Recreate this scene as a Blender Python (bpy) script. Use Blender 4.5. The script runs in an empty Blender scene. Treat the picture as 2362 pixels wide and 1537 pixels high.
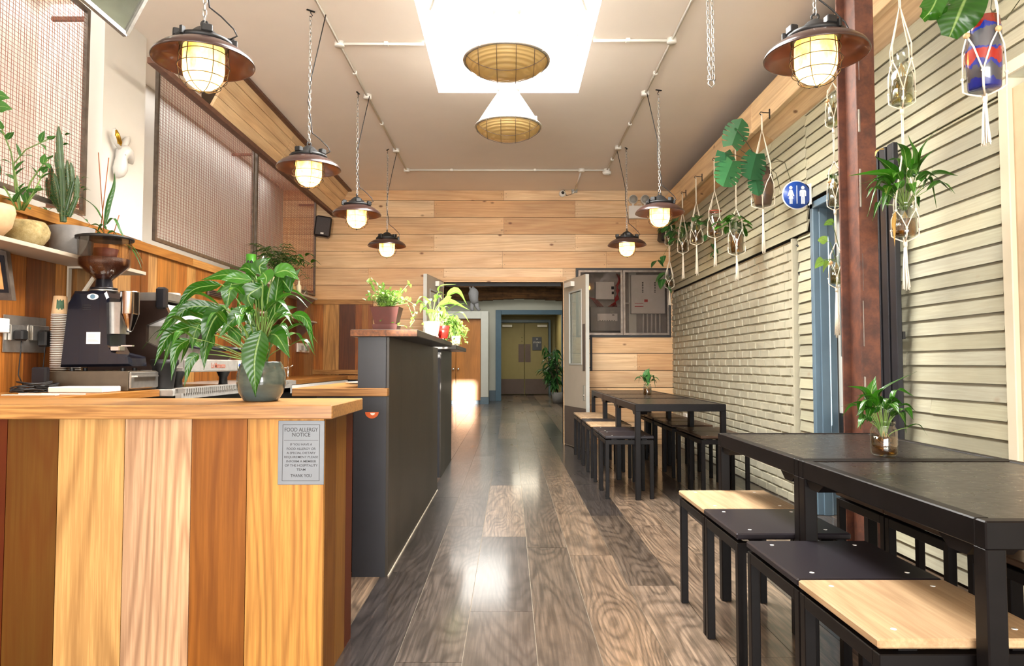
import bpy, math, random
from mathutils import Vector, Matrix
R = random.Random(7)
S = bpy.context.scene
COL = S.collection
PI = math.pi
# ------------------------------------------------------------------ camera
F = 1640.0; H = 1.066; IW, IH = 2362, 1537
PITCH = math.atan(71.5/F); YAW = math.atan(5/F)
cd = bpy.data.cameras.new('camera'); cam = bpy.data.objects.new('camera', cd); COL.objects.link(cam)
cd.sensor_width = 36; cd.lens = F/IW*36; cd.clip_start = .05; cd.clip_end = 100
cam.location = (0, 0, H)
cam.rotation_euler = (PI/2+PITCH, 0, -YAW)
S.camera = cam

def at(px, py, X=None, Y=None, Z=None):
    """a point of the photograph on a plane of the room"""
    x = (px-1181)/F; y = -(py-768.5)/F
    d = (x, math.cos(PITCH)-y*math.sin(PITCH), math.sin(PITCH)+y*math.cos(PITCH))
    c, s = math.cos(YAW), math.sin(YAW)
    d = (d[0]*c+d[1]*s, -d[0]*s+d[1]*c, d[2])
    t = X/d[0] if X is not None else Y/d[1] if Y is not None else (Z-H)/d[2]
    return Vector((d[0]*t, d[1]*t, H+d[2]*t))

# ------------------------------------------------------------------ meshes
class MB:
    def __init__(s, rnd=0.0):
        s.v = []; s.f = []; s.sm = []; s.r = []; s.mi = []; s.rnd = rnd; s.m = 0; s.lv = []
    def add(s, vs, fs, smooth=False):
        o = len(s.v); s.v += [tuple(p) for p in vs]
        for f in fs:
            s.f.append(tuple(i+o for i in f)); s.sm.append(smooth); s.r.append(s.rnd); s.mi.append(s.m)
        return s
    def box(s, a, b, rot=None, piv=None):
        x0, y0, z0 = a; x1, y1, z1 = b
        x0, x1 = min(x0, x1), max(x0, x1); y0, y1 = min(y0, y1), max(y0, y1); z0, z1 = min(z0, z1), max(z0, z1)
        vs = [Vector(p) for p in ((x0,y0,z0),(x1,y0,z0),(x1,y1,z0),(x0,y1,z0),(x0,y0,z1),(x1,y0,z1),(x1,y1,z1),(x0,y1,z1))]
        if rot is not None:
            c = Vector(piv) if piv is not None else sum(vs, Vector())/8
            vs = [c+rot@(p-c) for p in vs]
        return s.add(vs, [(0,3,2,1),(4,5,6,7),(0,1,5,4),(1,2,6,5),(2,3,7,6),(3,0,4,7)])
    def bbox(s, a, b, r=.004, rot=None, piv=None):
        """box with chamfered edges"""
        x0, x1 = sorted((a[0], b[0])); y0, y1 = sorted((a[1], b[1])); z0, z1 = sorted((a[2], b[2]))
        r = min(r, (x1-x0)*.45, (y1-y0)*.45, (z1-z0)*.45)
        lv = [(z0, r), (z0+r, 0), (z1-r, 0), (z1, r)]
        vs = []
        for z, e in lv:
            for (cx, cy, sx, sy) in ((x0,y0,1,1),(x1,y0,-1,1),(x1,y1,-1,-1),(x0,y1,1,-1)):
                p1 = (cx+sx*e, cy+sy*(r+e*.4), z); p2 = (cx+sx*(r+e*.4), cy+sy*e, z)
                vs += [p1, p2] if (sx*sy > 0) else [p2, p1]
        vs = [Vector(p) for p in vs]
        if rot is not None:
            c = Vector(piv) if piv is not None else sum(vs, Vector())/len(vs)
            vs = [c+rot@(p-c) for p in vs]
        fs = [tuple(reversed(range(8))), tuple(range(24, 32))]
        for l in range(3):
            for i in range(8):
                j = (i+1) % 8
                fs.append((l*8+i, l*8+j, l*8+8+j, l*8+8+i))
        return s.add(vs, fs)
    def tube(s, pts, r, n=8, caps=True, smooth=True, closed=False):
        pts = [Vector(p) for p in pts]; k = len(pts)
        rr = r if isinstance(r, (list, tuple)) else [r]*k
        vs = []; prev = None
        for i, p in enumerate(pts):
            if closed: t = pts[(i+1) % k]-pts[i-1]
            else: t = pts[min(i+1, k-1)]-pts[max(i-1, 0)]
            if t.length < 1e-9: t = Vector((0, 0, 1))
            t.normalize()
            if prev is None:
                u = t.cross(Vector((0, 0, 1)) if abs(t.z) < .9 else Vector((1, 0, 0))).normalized()
            else:
                u = (prev - t*prev.dot(t))
                u = u.normalized() if u.length > 1e-6 else t.orthogonal().normalized()
            prev = u; w = t.cross(u)
            off = PI/4 if n == 4 else 0
            for j in range(n):
                a = 2*PI*j/n+off; vs.append(p+(u*math.cos(a)+w*math.sin(a))*rr[i])
        fs = []
        for i in range(k if closed else k-1):
            i2 = (i+1) % k
            for j in range(n):
                j2 = (j+1) % n
                fs.append((i*n+j, i*n+j2, i2*n+j2, i2*n+j))
        if caps and not closed:
            fs.append(tuple(reversed(range(n)))); fs.append(tuple(range((k-1)*n, k*n)))
        return s.add(vs, fs, smooth and n > 4)
    def cyl(s, c, r, h, n=24, axis='z', r2=None):
        c = Vector(c); r2 = r if r2 is None else r2
        d = {'x': Vector((1,0,0)), 'y': Vector((0,1,0)), 'z': Vector((0,0,1))}[axis]
        s.tube([c, c+d*h*.001, c+d*h*.999, c+d*h], [r, r, r2, r2], n)
        return s
    def lathe(s, prof, c=(0,0,0), n=32, smooth=True, sx=1, sy=1, ph=0):
        """prof: list of (radius, z) from outside bottom upwards"""
        vs = []; cx, cy, cz = c
        for r, z in prof:
            for j in range(n):
                a = 2*PI*j/n+ph; vs.append((cx+r*sx*math.cos(a), cy+r*sy*math.sin(a), cz+z))
        fs = []
        for i in range(len(prof)-1):
            for j in range(n):
                j2 = (j+1) % n; fs.append((i*n+j, i*n+j2, (i+1)*n+j2, (i+1)*n+j))
        if prof[0][0] > 1e-5: fs.append(tuple(reversed(range(n))))
        if prof[-1][0] > 1e-5: fs.append(tuple(range((len(prof)-1)*n, len(prof)*n)))
        return s.add(vs, fs, smooth)
    def shell(s, prof, c=(0,0,0), n=32, **k):
        """open lathe, no end caps"""
        vs = []; cx, cy, cz = c
        for r, z in prof:
            for j in range(n):
                a = 2*PI*j/n; vs.append((cx+r*math.cos(a), cy+r*math.sin(a), cz+z))
        fs = [(i*n+j, i*n+(j+1) % n, (i+1)*n+(j+1) % n, (i+1)*n+j) for i in range(len(prof)-1) for j in range(n)]
        return s.add(vs, fs, True)
    def prism(s, poly, d, o=(0,0,0)):
        """poly of 3-D points extruded by vector d"""
        n = len(poly); d = Vector(d); P = [Vector(p)+Vector(o) for p in poly]
        return s.add(P+[p+d for p in P], [tuple(reversed(range(n))), tuple(range(n, 2*n))]+[(i, (i+1) % n, (i+1) % n+n, i+n) for i in range(n)])
    def torus(s, c, R_, r, n=32, m=8, axis='z'):
        c = Vector(c); pts = []
        for i in range(n):
            a = 2*PI*i/n; x, y = R_*math.cos(a), R_*math.sin(a)
            pts.append(c+Vector({'z': (x, y, 0), 'x': (0, x, y), 'y': (x, 0, y)}[axis]))
        return s.tube(pts, r, m, closed=True)
    def ico(s, c, r, n=10, sx=1, sy=1, sz=1):
        prof = [(max(math.sin(PI*i/n), 1e-6)*r, -math.cos(PI*i/n)*r*sz) for i in range(n+1)]
        return s.lathe(prof, c, n=n*2, sx=sx, sy=sy)
    def build(s, name, mat, parent=None, world=True, kind=None, label=None):
        me = bpy.data.meshes.new(name)
        off = Vector((0, 0, 0))
        if world and parent is not None:
            off = parent['_w'] if '_w' in parent else wloc(parent)
            off = Vector(off)
        me.from_pydata([(p[0]-off[0], p[1]-off[1], p[2]-off[2]) for p in s.v], [], s.f)
        me.polygons.foreach_set('use_smooth', s.sm)
        at_ = me.attributes.new('rnd', 'FLOAT', 'FACE'); at_.data.foreach_set('value', s.r)
        if s.lv or name in ('foliage', 'leaflets', 'fronds'):
            la = me.attributes.new('leafuv', 'FLOAT_VECTOR', 'POINT'); fl_ = [0.0, 3.0, 0.0]*len(s.v)
            for i0, vals in s.lv:
                for k, (a, b) in enumerate(vals): fl_[(i0+k)*3] = a; fl_[(i0+k)*3+1] = b
            la.data.foreach_set('vector', fl_)
        mats = mat if isinstance(mat, (list, tuple)) else [mat]
        for m in mats: me.materials.append(m)
        if len(mats) > 1: me.polygons.foreach_set('material_index', s.mi)
        me.update()
        o = bpy.data.objects.new(name, me); COL.objects.link(o)
        if parent is not None: o.parent = parent
        if kind: o['kind'] = kind
        if label: o['label'] = label
        return o

def wloc(o):
    v = Vector(o.location)
    while o.parent is not None:
        o = o.parent; v = v+Vector(o.location)
    return v
def tag(o, label=None, cat=None, group=None, kind=None):
    if label: o['label'] = label
    if cat: o['category'] = cat
    if group: o['group'] = group
    if kind: o['kind'] = kind
    return o
def thing(name, label, cat, loc=(0,0,0), rz=0, group=None, kind=None):
    o = bpy.data.objects.new(name, None); COL.objects.link(o)
    o.location = loc; o.rotation_euler = (0, 0, rz); o.empty_display_size = .05
    return tag(o, label, cat, group, kind)
def struct(name, mb, mat, label=None):
    o = mb.build(name, mat); o['kind'] = 'structure'
    if label: o['label'] = label
    return o
def dup(o, loc=None, rz=None, label=None, group=None, parent=None):
    c = o.copy(); COL.objects.link(c)
    if parent is not None: c.parent = parent
    for ch in o.children: dup(ch, parent=c)
    if loc is not None: c.location = loc
    if rz is not None: c.rotation_euler = (0, 0, rz)
    if label: c['label'] = label
    if group: c['group'] = group
    return c
def textmesh(mb, s, size, origin, right, up, ext=.0006, align='CENTER', spacing=1.0, sx=1.0):
    cu = bpy.data.curves.new('t', 'FONT'); cu.body = s; cu.size = size; cu.align_x = align; cu.align_y = 'CENTER'
    cu.extrude = ext; cu.offset = size*.004; cu.resolution_u = 3; cu.space_character = spacing
    o = bpy.data.objects.new('t', cu); COL.objects.link(o)
    dg = bpy.context.evaluated_depsgraph_get(); dg.update()
    me = bpy.data.meshes.new_from_object(o.evaluated_get(dg))
    r = Vector(right).normalized(); u = Vector(up).normalized(); n = r.cross(u); og = Vector(origin)
    mb.add([og+r*v.co.x*sx+u*v.co.y+n*v.co.z for v in me.vertices], [tuple(p.vertices) for p in me.polygons])
    bpy.data.objects.remove(o); bpy.data.meshes.remove(me)

# ------------------------------------------------------------------ materials
def lin(h):
    if isinstance(h, str):
        h = h.lstrip('#'); c = [int(h[i:i+2], 16)/255 for i in (0, 2, 4)]
    else: c = h
    return tuple((x/12.92 if x <= .04045 else ((x+.055)/1.055)**2.4) for x in c)+(1,)
class NT:
    def __init__(s, name):
        s.mat = bpy.data.materials.new(name); s.mat.use_nodes = True
        s.t = s.mat.node_tree; s.t.nodes.clear()
        s.out = s.n('ShaderNodeOutputMaterial')
    def n(s, ty, **k):
        nd = s.t.nodes.new(ty)
        for a, b in k.items(): setattr(nd, a, b)
        return nd
    def l(s, a, b): s.t.links.new(a, b); return b
    def val(s, x, sock):
        if isinstance(x, bpy.types.NodeSocket): s.l(x, sock)
        else: sock.default_value = x
    def math(s, op, a, b=0.0, clamp=False):
        m = s.n('ShaderNodeMath', operation=op); m.use_clamp = clamp
        s.val(a, m.inputs[0]); s.val(b, m.inputs[1]); return m.outputs[0]
    def mix(s, f, a, b, blend='MIX'):
        m = s.n('ShaderNodeMix', data_type='RGBA', blend_type=blend)
        s.val(f, m.inputs[0]); s.val(a, m.inputs[6]); s.val(b, m.inputs[7]); return m.outputs[2]
    def ramp(s, f, stops, interp='LINEAR'):
        r = s.n('ShaderNodeValToRGB'); r.color_ramp.interpolation = interp
        e = r.color_ramp.elements
        while len(e) > 1: e.remove(e[-1])
        e[0].position = stops[0][0]; e[0].color = stops[0][1]
        for p, c in stops[1:]:
            q = e.new(p); q.color = c
        s.val(f, r.inputs[0]); return r.outputs[0]
    def noise(s, vec, scale, detail=2, rough=.5, dist=0):
        n = s.n('ShaderNodeTexNoise'); s.l(vec, n.inputs['Vector'])
        n.inputs['Scale'].default_value = scale; n.inputs['Detail'].default_value = detail
        n.inputs['Roughness'].default_value = rough; n.inputs['Distortion'].default_value = dist
        return n.outputs['Fac']
    def coord(s, scale=(1,1,1), rndoff=True):
        tc = s.n('ShaderNodeTexCoord').outputs['Object']
        if rndoff:
            at_ = s.n('ShaderNodeAttribute', attribute_name='rnd').outputs['Fac']
            cx = s.n('ShaderNodeCombineXYZ'); s.l(s.math('MULTIPLY', at_, 37.), cx.inputs[0]); s.l(s.math('MULTIPLY', at_, 91.), cx.inputs[1]); s.l(s.math('MULTIPLY', at_, 53.), cx.inputs[2])
            ad = s.n('ShaderNodeVectorMath', operation='ADD'); s.l(tc, ad.inputs[0]); s.l(cx.outputs[0], ad.inputs[1]); tc = ad.outputs[0]
        m = s.n('ShaderNodeVectorMath', operation='MULTIPLY'); s.l(tc, m.inputs[0]); m.inputs[1].default_value = scale
        return m.outputs[0]
    def bsdf(s, col, rough=.5, metal=0., bump=None, bstr=.3, bdist=.002, **k):
        b = s.n('ShaderNodeBsdfPrincipled')
        s.val(col, b.inputs['Base Color']); s.val(rough, b.inputs['Roughness']); s.val(metal, b.inputs['Metallic'])
        for a, v in k.items(): s.val(v, b.inputs[a.replace('_', ' ')])
        if bump is not None:
            bn = s.n('ShaderNodeBump'); bn.inputs['Strength'].default_value = bstr; bn.inputs['Distance'].default_value = bdist
            s.l(bump, bn.inputs['Height']); s.l(bn.outputs[0], b.inputs['Normal'])
        s.l(b.outputs[0], s.out.inputs[0]); return b
def plain(name, col, rough=.5, metal=0., var=.12, scale=30, bump=0.0, **k):
    t = NT(name); c = lin(col)
    nz = t.noise(t.coord(), scale, 3)
    d = tuple(x*(1-var) for x in c[:3])+(1,); l_ = tuple(min(1, x*(1+var)) for x in c[:3])+(1,)
    cc = t.ramp(nz, [(.3, d), (.7, l_)])
    t.bsdf(cc, rough, metal, bump=nz if bump else None, bstr=bump, **k)
    return t.mat
def wood(name, cols, axis='z', rings=.35, ringn=16, nscale=2.2, fibre=.25, rough=.5, knots=0.0, coat=0.0, bump=.15, dark='#3a2412', stretch=.07, fs=55, blotch=0.0, ks=3.2, rvar=0.0, spec=.4):
    t = NT(name); ax = 'xyz'.index(axis)
    def sc(a, b): v = [b, b, b]; v[ax] = a; return tuple(v)
    base = t.ramp(t.n('ShaderNodeAttribute', attribute_name='rnd').outputs['Fac'], [(i/len(cols), lin(c)) for i, c in enumerate(cols)], 'CONSTANT')
    n1 = t.noise(t.coord(sc(stretch, 1)), nscale*2, 2.5, .5, .3)
    rg = t.math('SINE', t.math('MULTIPLY', n1, ringn*6.28))
    rg = t.math('MULTIPLY_ADD', rg, .5); t.t.nodes[-1].inputs[2].default_value = .5
    rg = t.math('POWER', rg, 2.2)
    fb = t.noise(t.coord(sc(.035, 1)), fs*2, 3, .6)
    fb2 = t.ramp(fb, [(.42, (1,1,1,1)), (.62, (0,0,0,1))])
    lo = t.noise(t.coord(sc(.3, 1)), 3, 2)
    dk = lin(dark)
    c = t.mix(t.math('MULTIPLY', rg, rings), base, t.mix(.55, base, dk))
    c = t.mix(t.math('MULTIPLY', fb2, fibre), c, t.mix(.6, c, dk))
    c = t.mix(t.ramp(lo, [(.35, (0,0,0,1)), (.7, (1,1,1,1))]), t.mix(.12, c, (0,0,0,1)), t.mix(1.0, c, (1.2,1.17,1.1,1), 'MULTIPLY'))
    if blotch:
        bl = t.noise(t.coord(sc(.7, 1)), 7, 4, .65)
        c = t.mix(t.math('MULTIPLY', t.ramp(bl, [(.45, (0,0,0,1)), (.68, (1,1,1,1))]), blotch), c, t.mix(.75, c, dk))
    if knots:
        vo = t.n('ShaderNodeTexVoronoi', feature='F1'); t.l(t.coord(sc(.55, 1)), vo.inputs['Vector']); vo.inputs['Scale'].default_value = ks
        k = t.ramp(vo.outputs['Distance'], [(.035, (1,1,1,1)), (.085, (0,0,0,1))])
        c = t.mix(t.math('MULTIPLY', k, knots), c, lin('#6e3d1c'))
    ro = rough
    if rvar: ro = t.math('ADD', t.math('MULTIPLY', lo, rvar), rough-rvar/2)
    t.bsdf(c, ro, 0, bump=fb, bstr=bump, bdist=.001, Coat_Weight=coat, Coat_Roughness=.12, Specular_IOR_Level=spec)
    return t.mat

M = {}
M['pine'] = wood('pine', ['#e3c195','#dab588','#e8cba2','#dfbb8e','#d5ac7d','#e5c59a'], 'x', .48, 15, 1.6, .4, .5, knots=.9, dark='#a5683a', stretch=.05, ks=4.2)
M['pine_y'] = wood('pine_y', ['#eccda1','#e0bd8e','#efd2a8'], 'y', .5, 13, 1.6, .3, .5, knots=.85, dark='#a86e3c', stretch=.05, ks=4.0)
M['reclaimed'] = wood('reclaimed', ['#95541f','#b67835','#6c3a16','#c4904f','#a46427','#7d4719','#b58753','#5c2f12','#ad702f','#8b4f20'], 'z', .6, 18, 1.8, .6, .45, knots=.4, dark='#3a1c08', coat=.05)
M['counter_panel'] = wood('counter_panel', ['#4a2208','#573811','#b48d58','#bf9a78','#84501c','#b68343','#674116','#7b5421','#4c1c08','#6b4016'], 'z', .62, 24, 1.3, .45, .45, knots=.8, dark='#4e2406', coat=.0, stretch=.10, ks=2.6, spec=.15, bump=.25)
M['oak_top'] = wood('oak_top', ['#ad7f49','#a0733f','#b48852'], 'x', .6, 26, 3, .8, .42, dark='#5a3210', coat=.05, spec=.3, bump=.25)
M['oak_top_y'] = wood('oak_top_y', ['#ab7636','#9c682f','#b6854a'], 'y', .5, 22, 3, .6, .45, dark='#66380f', coat=.05, spec=.3)
M['floorwood'] = wood('floorwood', ['#574d46','#7d6957','#3f3835','#6a5b4d','#877260','#4b433f','#5e5146','#8d7967'], 'y', .85, 38, 1.1, .8, .30, dark='#0d0907', coat=.5, stretch=.16, blotch=.5, bump=.35, fs=45, rvar=.14)
M['plywood'] = wood('plywood', ['#b09472'], 'y', .4, 12, 2, .4, .45, dark='#6a4526', bump=.1, spec=.3)
M['plyblack'] = wood('plyblack', ['#1f1b20'], 'y', .25, 5, 2, .25, .36, spec=.25, dark='#0d0c0d', bump=.05)
M['plybrown'] = wood('plybrown', ['#3f2e22'], 'y', .25, 5, 2, .25, .36, spec=.25, dark='#1d140d', bump=.05)
M['cabinet_wood'] = wood('cabinet_wood', ['#b9793a'], 'z', .2, 10, 3, .3, .4, dark='#6b3c14')
M['rough_beam'] = wood('rough_beam', ['#74502f'], 'x', .5, 12, 1, .7, .9, dark='#150c07', bump=.6, blotch=.7, fs=10)
M['barkedge'] = plain('bark_edge', '#6b3d17', .6, 0, .55, 60, .6)
M['ceiling'] = plain('ceiling_paint', '#f3e6d8', .85, 0, .015, 3)
M['white'] = plain('white_paint', '#dfdbd3', .7, 0, .02, 4)
M['corridor'] = plain('corridor_paint', '#dcdccf', .7, 0, .02, 4)
M['olive'] = plain('olive_paint', '#8f8457', .6, 0, .04, 5)
M['blue_frame'] = plain('blue_paint', '#56768b', .45, 0, .05, 8)
M['navy_frame'] = plain('slate_blue_paint', '#566a78', .4, 0, .06, 8)
M['black_steel'] = plain('black_steel', '#0e0b0b', .42, .0, .25, 12, .02, Specular_IOR_Level=.16)
M['grey_steel'] = plain('raw_steel', '#6f655c', .4, .8, .25, 20)
M['brown_steel'] = plain('brown_steel', '#6b4a3a', .5, .3, .2, 20)
M['black'] = plain('black_plastic', '#141318', .32, 0, .1, 30)
M['rubber'] = plain('black_rubber', '#0d0c0c', .55, 0, .1, 30)
M['grinder_black'] = plain('grinder_black', '#12141f', .22, .2, .08, 30, Coat_Weight=.3)
M['chrome'] = plain('chrome', '#d8d6d2', .12, 1, .04, 10)
M['light_steel'] = plain('light_steel', '#b5b0a8', .32, .35, .12, 25)
M['brushed'] = plain('brushed_steel', '#b7b2aa', .3, .85, .1, 25)
M['copper'] = plain('copper_wire', '#985440', .38, .75, .15, 15)
M['galv'] = plain('galvanised', '#a9a7a3', .35, .85, .15, 40)
M['sage'] = wood('sage_board', ['#a3a18b','#9a9783','#a9a692','#93907c','#a09d88'], 'y', .12, 8, 2, .38, .6, knots=.25, dark='#77715c', bump=.4, ks=5)
M['brick'] = plain('painted_brick', '#a8a38e', .55, 0, .07, 9, .5)
M['gap'] = plain('dark_gap', '#2a231b', .9)
M['gap_wood'] = plain('groove', '#3a2917', .9)
M['mdf_black'] = wood('black_stained_board', ['#39332b','#332d26'], 'z', .2, 9, 3, .35, .42, dark='#15110c', coat=.0, spec=.3)
M['slate_black'] = plain('black_board', '#17171d', .45, 0, .15, 14)
M['taupe'] = plain('taupe_paint', '#b3a795', .55, 0, .03, 6)
M['taupe_edge'] = plain('pale_grey_paint', '#b9bab3', .5, 0, .03, 6)
M['brownplate'] = plain('brown_plate', '#57463d', .45, .2, .08, 8)
M['terracotta'] = plain('terracotta', '#521f12', .6, 0, .1, 25)
M['concrete'] = plain('concrete', '#75726f', .8, 0, .12, 30, .2)
M['cream_pot'] = plain('cream_ceramic', '#efe6c0', .35, 0, .04, 10)
M['red_pot'] = plain('red_ceramic', '#c1221b', .3, 0, .05, 10)
M['soil'] = plain('soil', '#2a1d14', .95, 0, .4, 90, .5)
M['rope'] = plain('cotton_rope', '#e9dfcc', .85, 0, .1, 200, .3)
M['bead'] = plain('wooden_bead', '#cfa878', .5, 0, .08, 50)
M['dark_slab'] = None
M['stem'] = plain('green_stem', '#5f7a34', .5, 0, .15, 30)
M['stem_dark'] = plain('dark_stem', '#40402a', .5, 0, .15, 30)
M['root'] = plain('roots', '#a98a4e', .7, 0, .2, 30)
M['white_plastic'] = plain('white_plastic', '#e8e4db', .4, 0, .02, 10)
M['grey_plastic'] = plain('grey_plastic', '#9c9a92', .5, 0, .04, 10)
M['porcelain'] = plain('porcelain', '#f0ede8', .25, 0, .02, 6)
M['matt_ceramic'] = plain('matt_ceramic', '#c3c0ba', .4, 0, .02, 6)
M['gold'] = plain('gold', '#b58b2e', .3, .9, .15, 40)
M['felt'] = plain('grey_felt', '#8c8c90', .95, 0, .15, 90, .5)
M['beans'] = plain('coffee_beans', '#3a1c10', .4, 0, .5, 260, .8)
M['bowl_enamel'] = plain('white_enamel', '#f2f1ee', .3, 0, .02, 8)
M['cactus'] = plain('cactus_skin', '#2f4a24', .45, 0, .2, 25)
M['screen'] = plain('screen', '#c9905a', .3, 0, .3, 12)
M['cup'] = plain('paper_cup', '#c9a67d', .7, 0, .08, 30)
M['cupwhite'] = plain('paper_cup_white', '#e6e0d6', .6, 0, .05, 30)
M['cup_shade'] = plain('shaded_kraft_body', '#5f4a38', .8, 0, .1, 30)  # cup brown darkened to paint in the shade between nested rims
M['green_print'] = plain('green_print', '#2f5136', .6, 0, .3, 40)
M['paper'] = plain('paper', '#eeeae2', .6, 0, .02, 30)
M['blind'] = plain('tan_blind', '#b9a384', .8, 0, .06, 12)
M['paleblue'] = plain('pale_blue_wash', '#c9d6da', .6, 0, .1, 8)

def leafmat(name, c1, c2, rough=.32, tr=.25):
    t = NT(name)
    r = t.n('ShaderNodeAttribute', attribute_name='rnd').outputs['Fac']
    nz = t.noise(t.coord(), 14, 3)
    c = t.mix(t.math('ADD', t.math('MULTIPLY', r, .7), t.math('MULTIPLY', nz, .3)), lin(c1), lin(c2))
    sx = t.n('ShaderNodeSeparateXYZ'); t.l(t.n('ShaderNodeAttribute', attribute_name='leafuv').outputs['Vector'], sx.inputs[0])
    av = t.math('ABSOLUTE', sx.outputs[1])
    rib = t.ramp(av, [(.03, (1,1,1,1)), (.09, (0,0,0,1))])
    wv = t.math('SINE', t.math('SUBTRACT', t.math('MULTIPLY', sx.outputs[0], 75.), t.math('MULTIPLY', av, 9.)))
    c = t.mix(t.math('MULTIPLY', rib, .55), c, t.mix(.5, lin(c2), lin('#c5d98a')))
    c = t.mix(t.math('MULTIPLY', t.math('MAXIMUM', wv, 0.0), .15), c, lin(c2))
    b = t.bsdf(c, rough, 0, bump=t.math('ADD', wv, t.math('MULTIPLY', rib, -2.0)), bstr=.28, bdist=.0012, Specular_IOR_Level=.4)
    tl = t.n('ShaderNodeBsdfTranslucent'); t.l(c, tl.inputs[0])
    mx = t.n('ShaderNodeMixShader'); mx.inputs[0].default_value = tr
    t.l(b.outputs[0], mx.inputs[1]); t.l(tl.outputs[0], mx.inputs[2]); t.l(mx.outputs[0], t.out.inputs[0])
    return t.mat
M['leaf'] = leafmat('lily_leaf', '#123609', '#356d15', .3, .2)
M['leaf_dark'] = leafmat('dark_leaf', '#1f4526', '#3f7434')
M['leaf_light'] = leafmat('light_leaf', '#4f7d2d', '#8fb14f')
M['leaf_zz'] = leafmat('glossy_leaf', '#2c5429', '#4c8038', .25)
M['leaf_dry'] = leafmat('dry_leaf', '#a07a35', '#c9a35a', .6)
M['monstera'] = leafmat('monstera_leaf', '#1d4a30', '#35693e', .25)

def glassmat(name, col='#ffffff', alpha=.82, rough=.03):
    """thin clear glass: mostly lets light straight through, with a sheen"""
    t = NT(name)
    tr = t.n('ShaderNodeBsdfTransparent'); tr.inputs[0].default_value = lin(col)
    gl = t.n('ShaderNodeBsdfGlossy'); gl.inputs['Roughness'].default_value = rough
    lw = t.n('ShaderNodeLayerWeight'); lw.inputs[0].default_value = .35
    f = t.math('ADD', t.math('MULTIPLY', lw.outputs['Facing'], .5), (1-alpha)*.35, True)
    mx = t.n('ShaderNodeMixShader'); t.l(f, mx.inputs[0]); t.l(tr.outputs[0], mx.inputs[1]); t.l(gl.outputs[0], mx.inputs[2])
    t.l(mx.outputs[0], t.out.inputs[0]); return t.mat
M['glass'] = glassmat('clear_glass', '#eef4ef')
M['water'] = glassmat('amber_water', '#c9a35c', .9)
M['water_clear'] = glassmat('green_water', '#c3bc8a', .9)
M['pane'] = glassmat('window_glass', '#e6ebe8', .9)
M['smoked'] = glassmat('smoked_glass', '#dcd8d6', .95, .02)
M['hopper'] = glassmat('hopper_plastic', '#f0e6dd', .9)
def lampglass():
    t = NT('amber_lamp_glass')
    nz = t.noise(t.coord((1,1,.6)), 22, 3)
    c = t.ramp(nz, [(.3, lin('#b3793a')), (.6, lin('#e6bd7c'))])
    tr = t.n('ShaderNodeBsdfTransparent'); tr.inputs[0].default_value = lin('#ffd995')
    tl = t.n('ShaderNodeBsdfTranslucent'); t.l(c, tl.inputs[0])
    df = t.n('ShaderNodeBsdfPrincipled'); t.l(c, df.inputs['Base Color']); df.inputs['Roughness'].default_value = .15
    m1 = t.n('ShaderNodeMixShader'); m1.inputs[0].default_value = .35; t.l(tl.outputs[0], m1.inputs[1]); t.l(df.outputs[0], m1.inputs[2])
    m2 = t.n('ShaderNodeMixShader'); m2.inputs[0].default_value = .68; t.l(tr.outputs[0], m2.inputs[1]); t.l(m1.outputs[0], m2.inputs[2])
    t.l(m2.outputs[0], t.out.inputs[0]); return t.mat
M['lampglass'] = lampglass()
def emit(name, col, s):
    t = NT(name); e = t.n('ShaderNodeEmission'); e.inputs[0].default_value = lin(col); e.inputs[1].default_value = s
    t.l(e.outputs[0], t.out.inputs[0]); return t.mat
M['bulb'] = emit('bulb_glow', '#ffd38c', 9)
M['shade_brown'] = plain('brown_enamel', '#34201c', .3, .1, .2, 10, Coat_Weight=.6)
def bigglass():
    t = NT('ribbed_amber_glass')
    sep = t.n('ShaderNodeSeparateXYZ'); t.l(t.n('ShaderNodeTexCoord').outputs['Object'], sep.inputs[0])
    w = t.math('SINE', t.math('MULTIPLY', sep.outputs[2], 420.))
    c = lin('#e6c98c')
    b = t.bsdf(c, .12, 0, bump=w, bstr=.5, bdist=.004, Coat_Weight=.5)
    tl = t.n('ShaderNodeBsdfTranslucent'); tl.inputs[0].default_value = lin('#ffe3a0')
    mx = t.n('ShaderNodeMixShader'); mx.inputs[0].default_value = .5
    t.l(b.outputs[0], mx.inputs[1]); t.l(tl.outputs[0], mx.inputs[2]); t.l(mx.outputs[0], t.out.inputs[0]); return t.mat
M['bigglass'] = bigglass()
def rust():
    t = NT('rusty_steel'); nz = t.noise(t.coord(), 11, 6, .7); n2 = t.noise(t.coord((1,1,.3)), 40, 4, .7)
    c = t.ramp(nz, [(.25, lin('#241612')), (.45, lin('#4d2b1f')), (.62, lin('#6b3d28')), (.8, lin('#8a5534'))])
    c = t.mix(t.math('MULTIPLY', n2, .5), c, lin('#4b3026'))
    t.bsdf(c, .6, .1, bump=nz, bstr=.5, bdist=.004); return t.mat
M['rust'] = rust()
def tabletop():
    t = NT('black_table_board'); nz = t.noise(t.coord((1,1,1)), 38, 3, .5); n2 = t.noise(t.coord(), 5, 2)
    c = t.ramp(n2, [(.3, lin('#1c1916')), (.7, lin('#27231e'))])
    t.bsdf(c, t.math('MULTIPLY_ADD', nz, .2), 0, bump=nz, bstr=.3, bdist=.0012, Specular_IOR_Level=.35)
    for n in t.t.nodes:
        if n.type == 'MATH' and n.operation == 'MULTIPLY_ADD': n.inputs[2].default_value = .2
    return t.mat
M['tabletop'] = tabletop()
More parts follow.
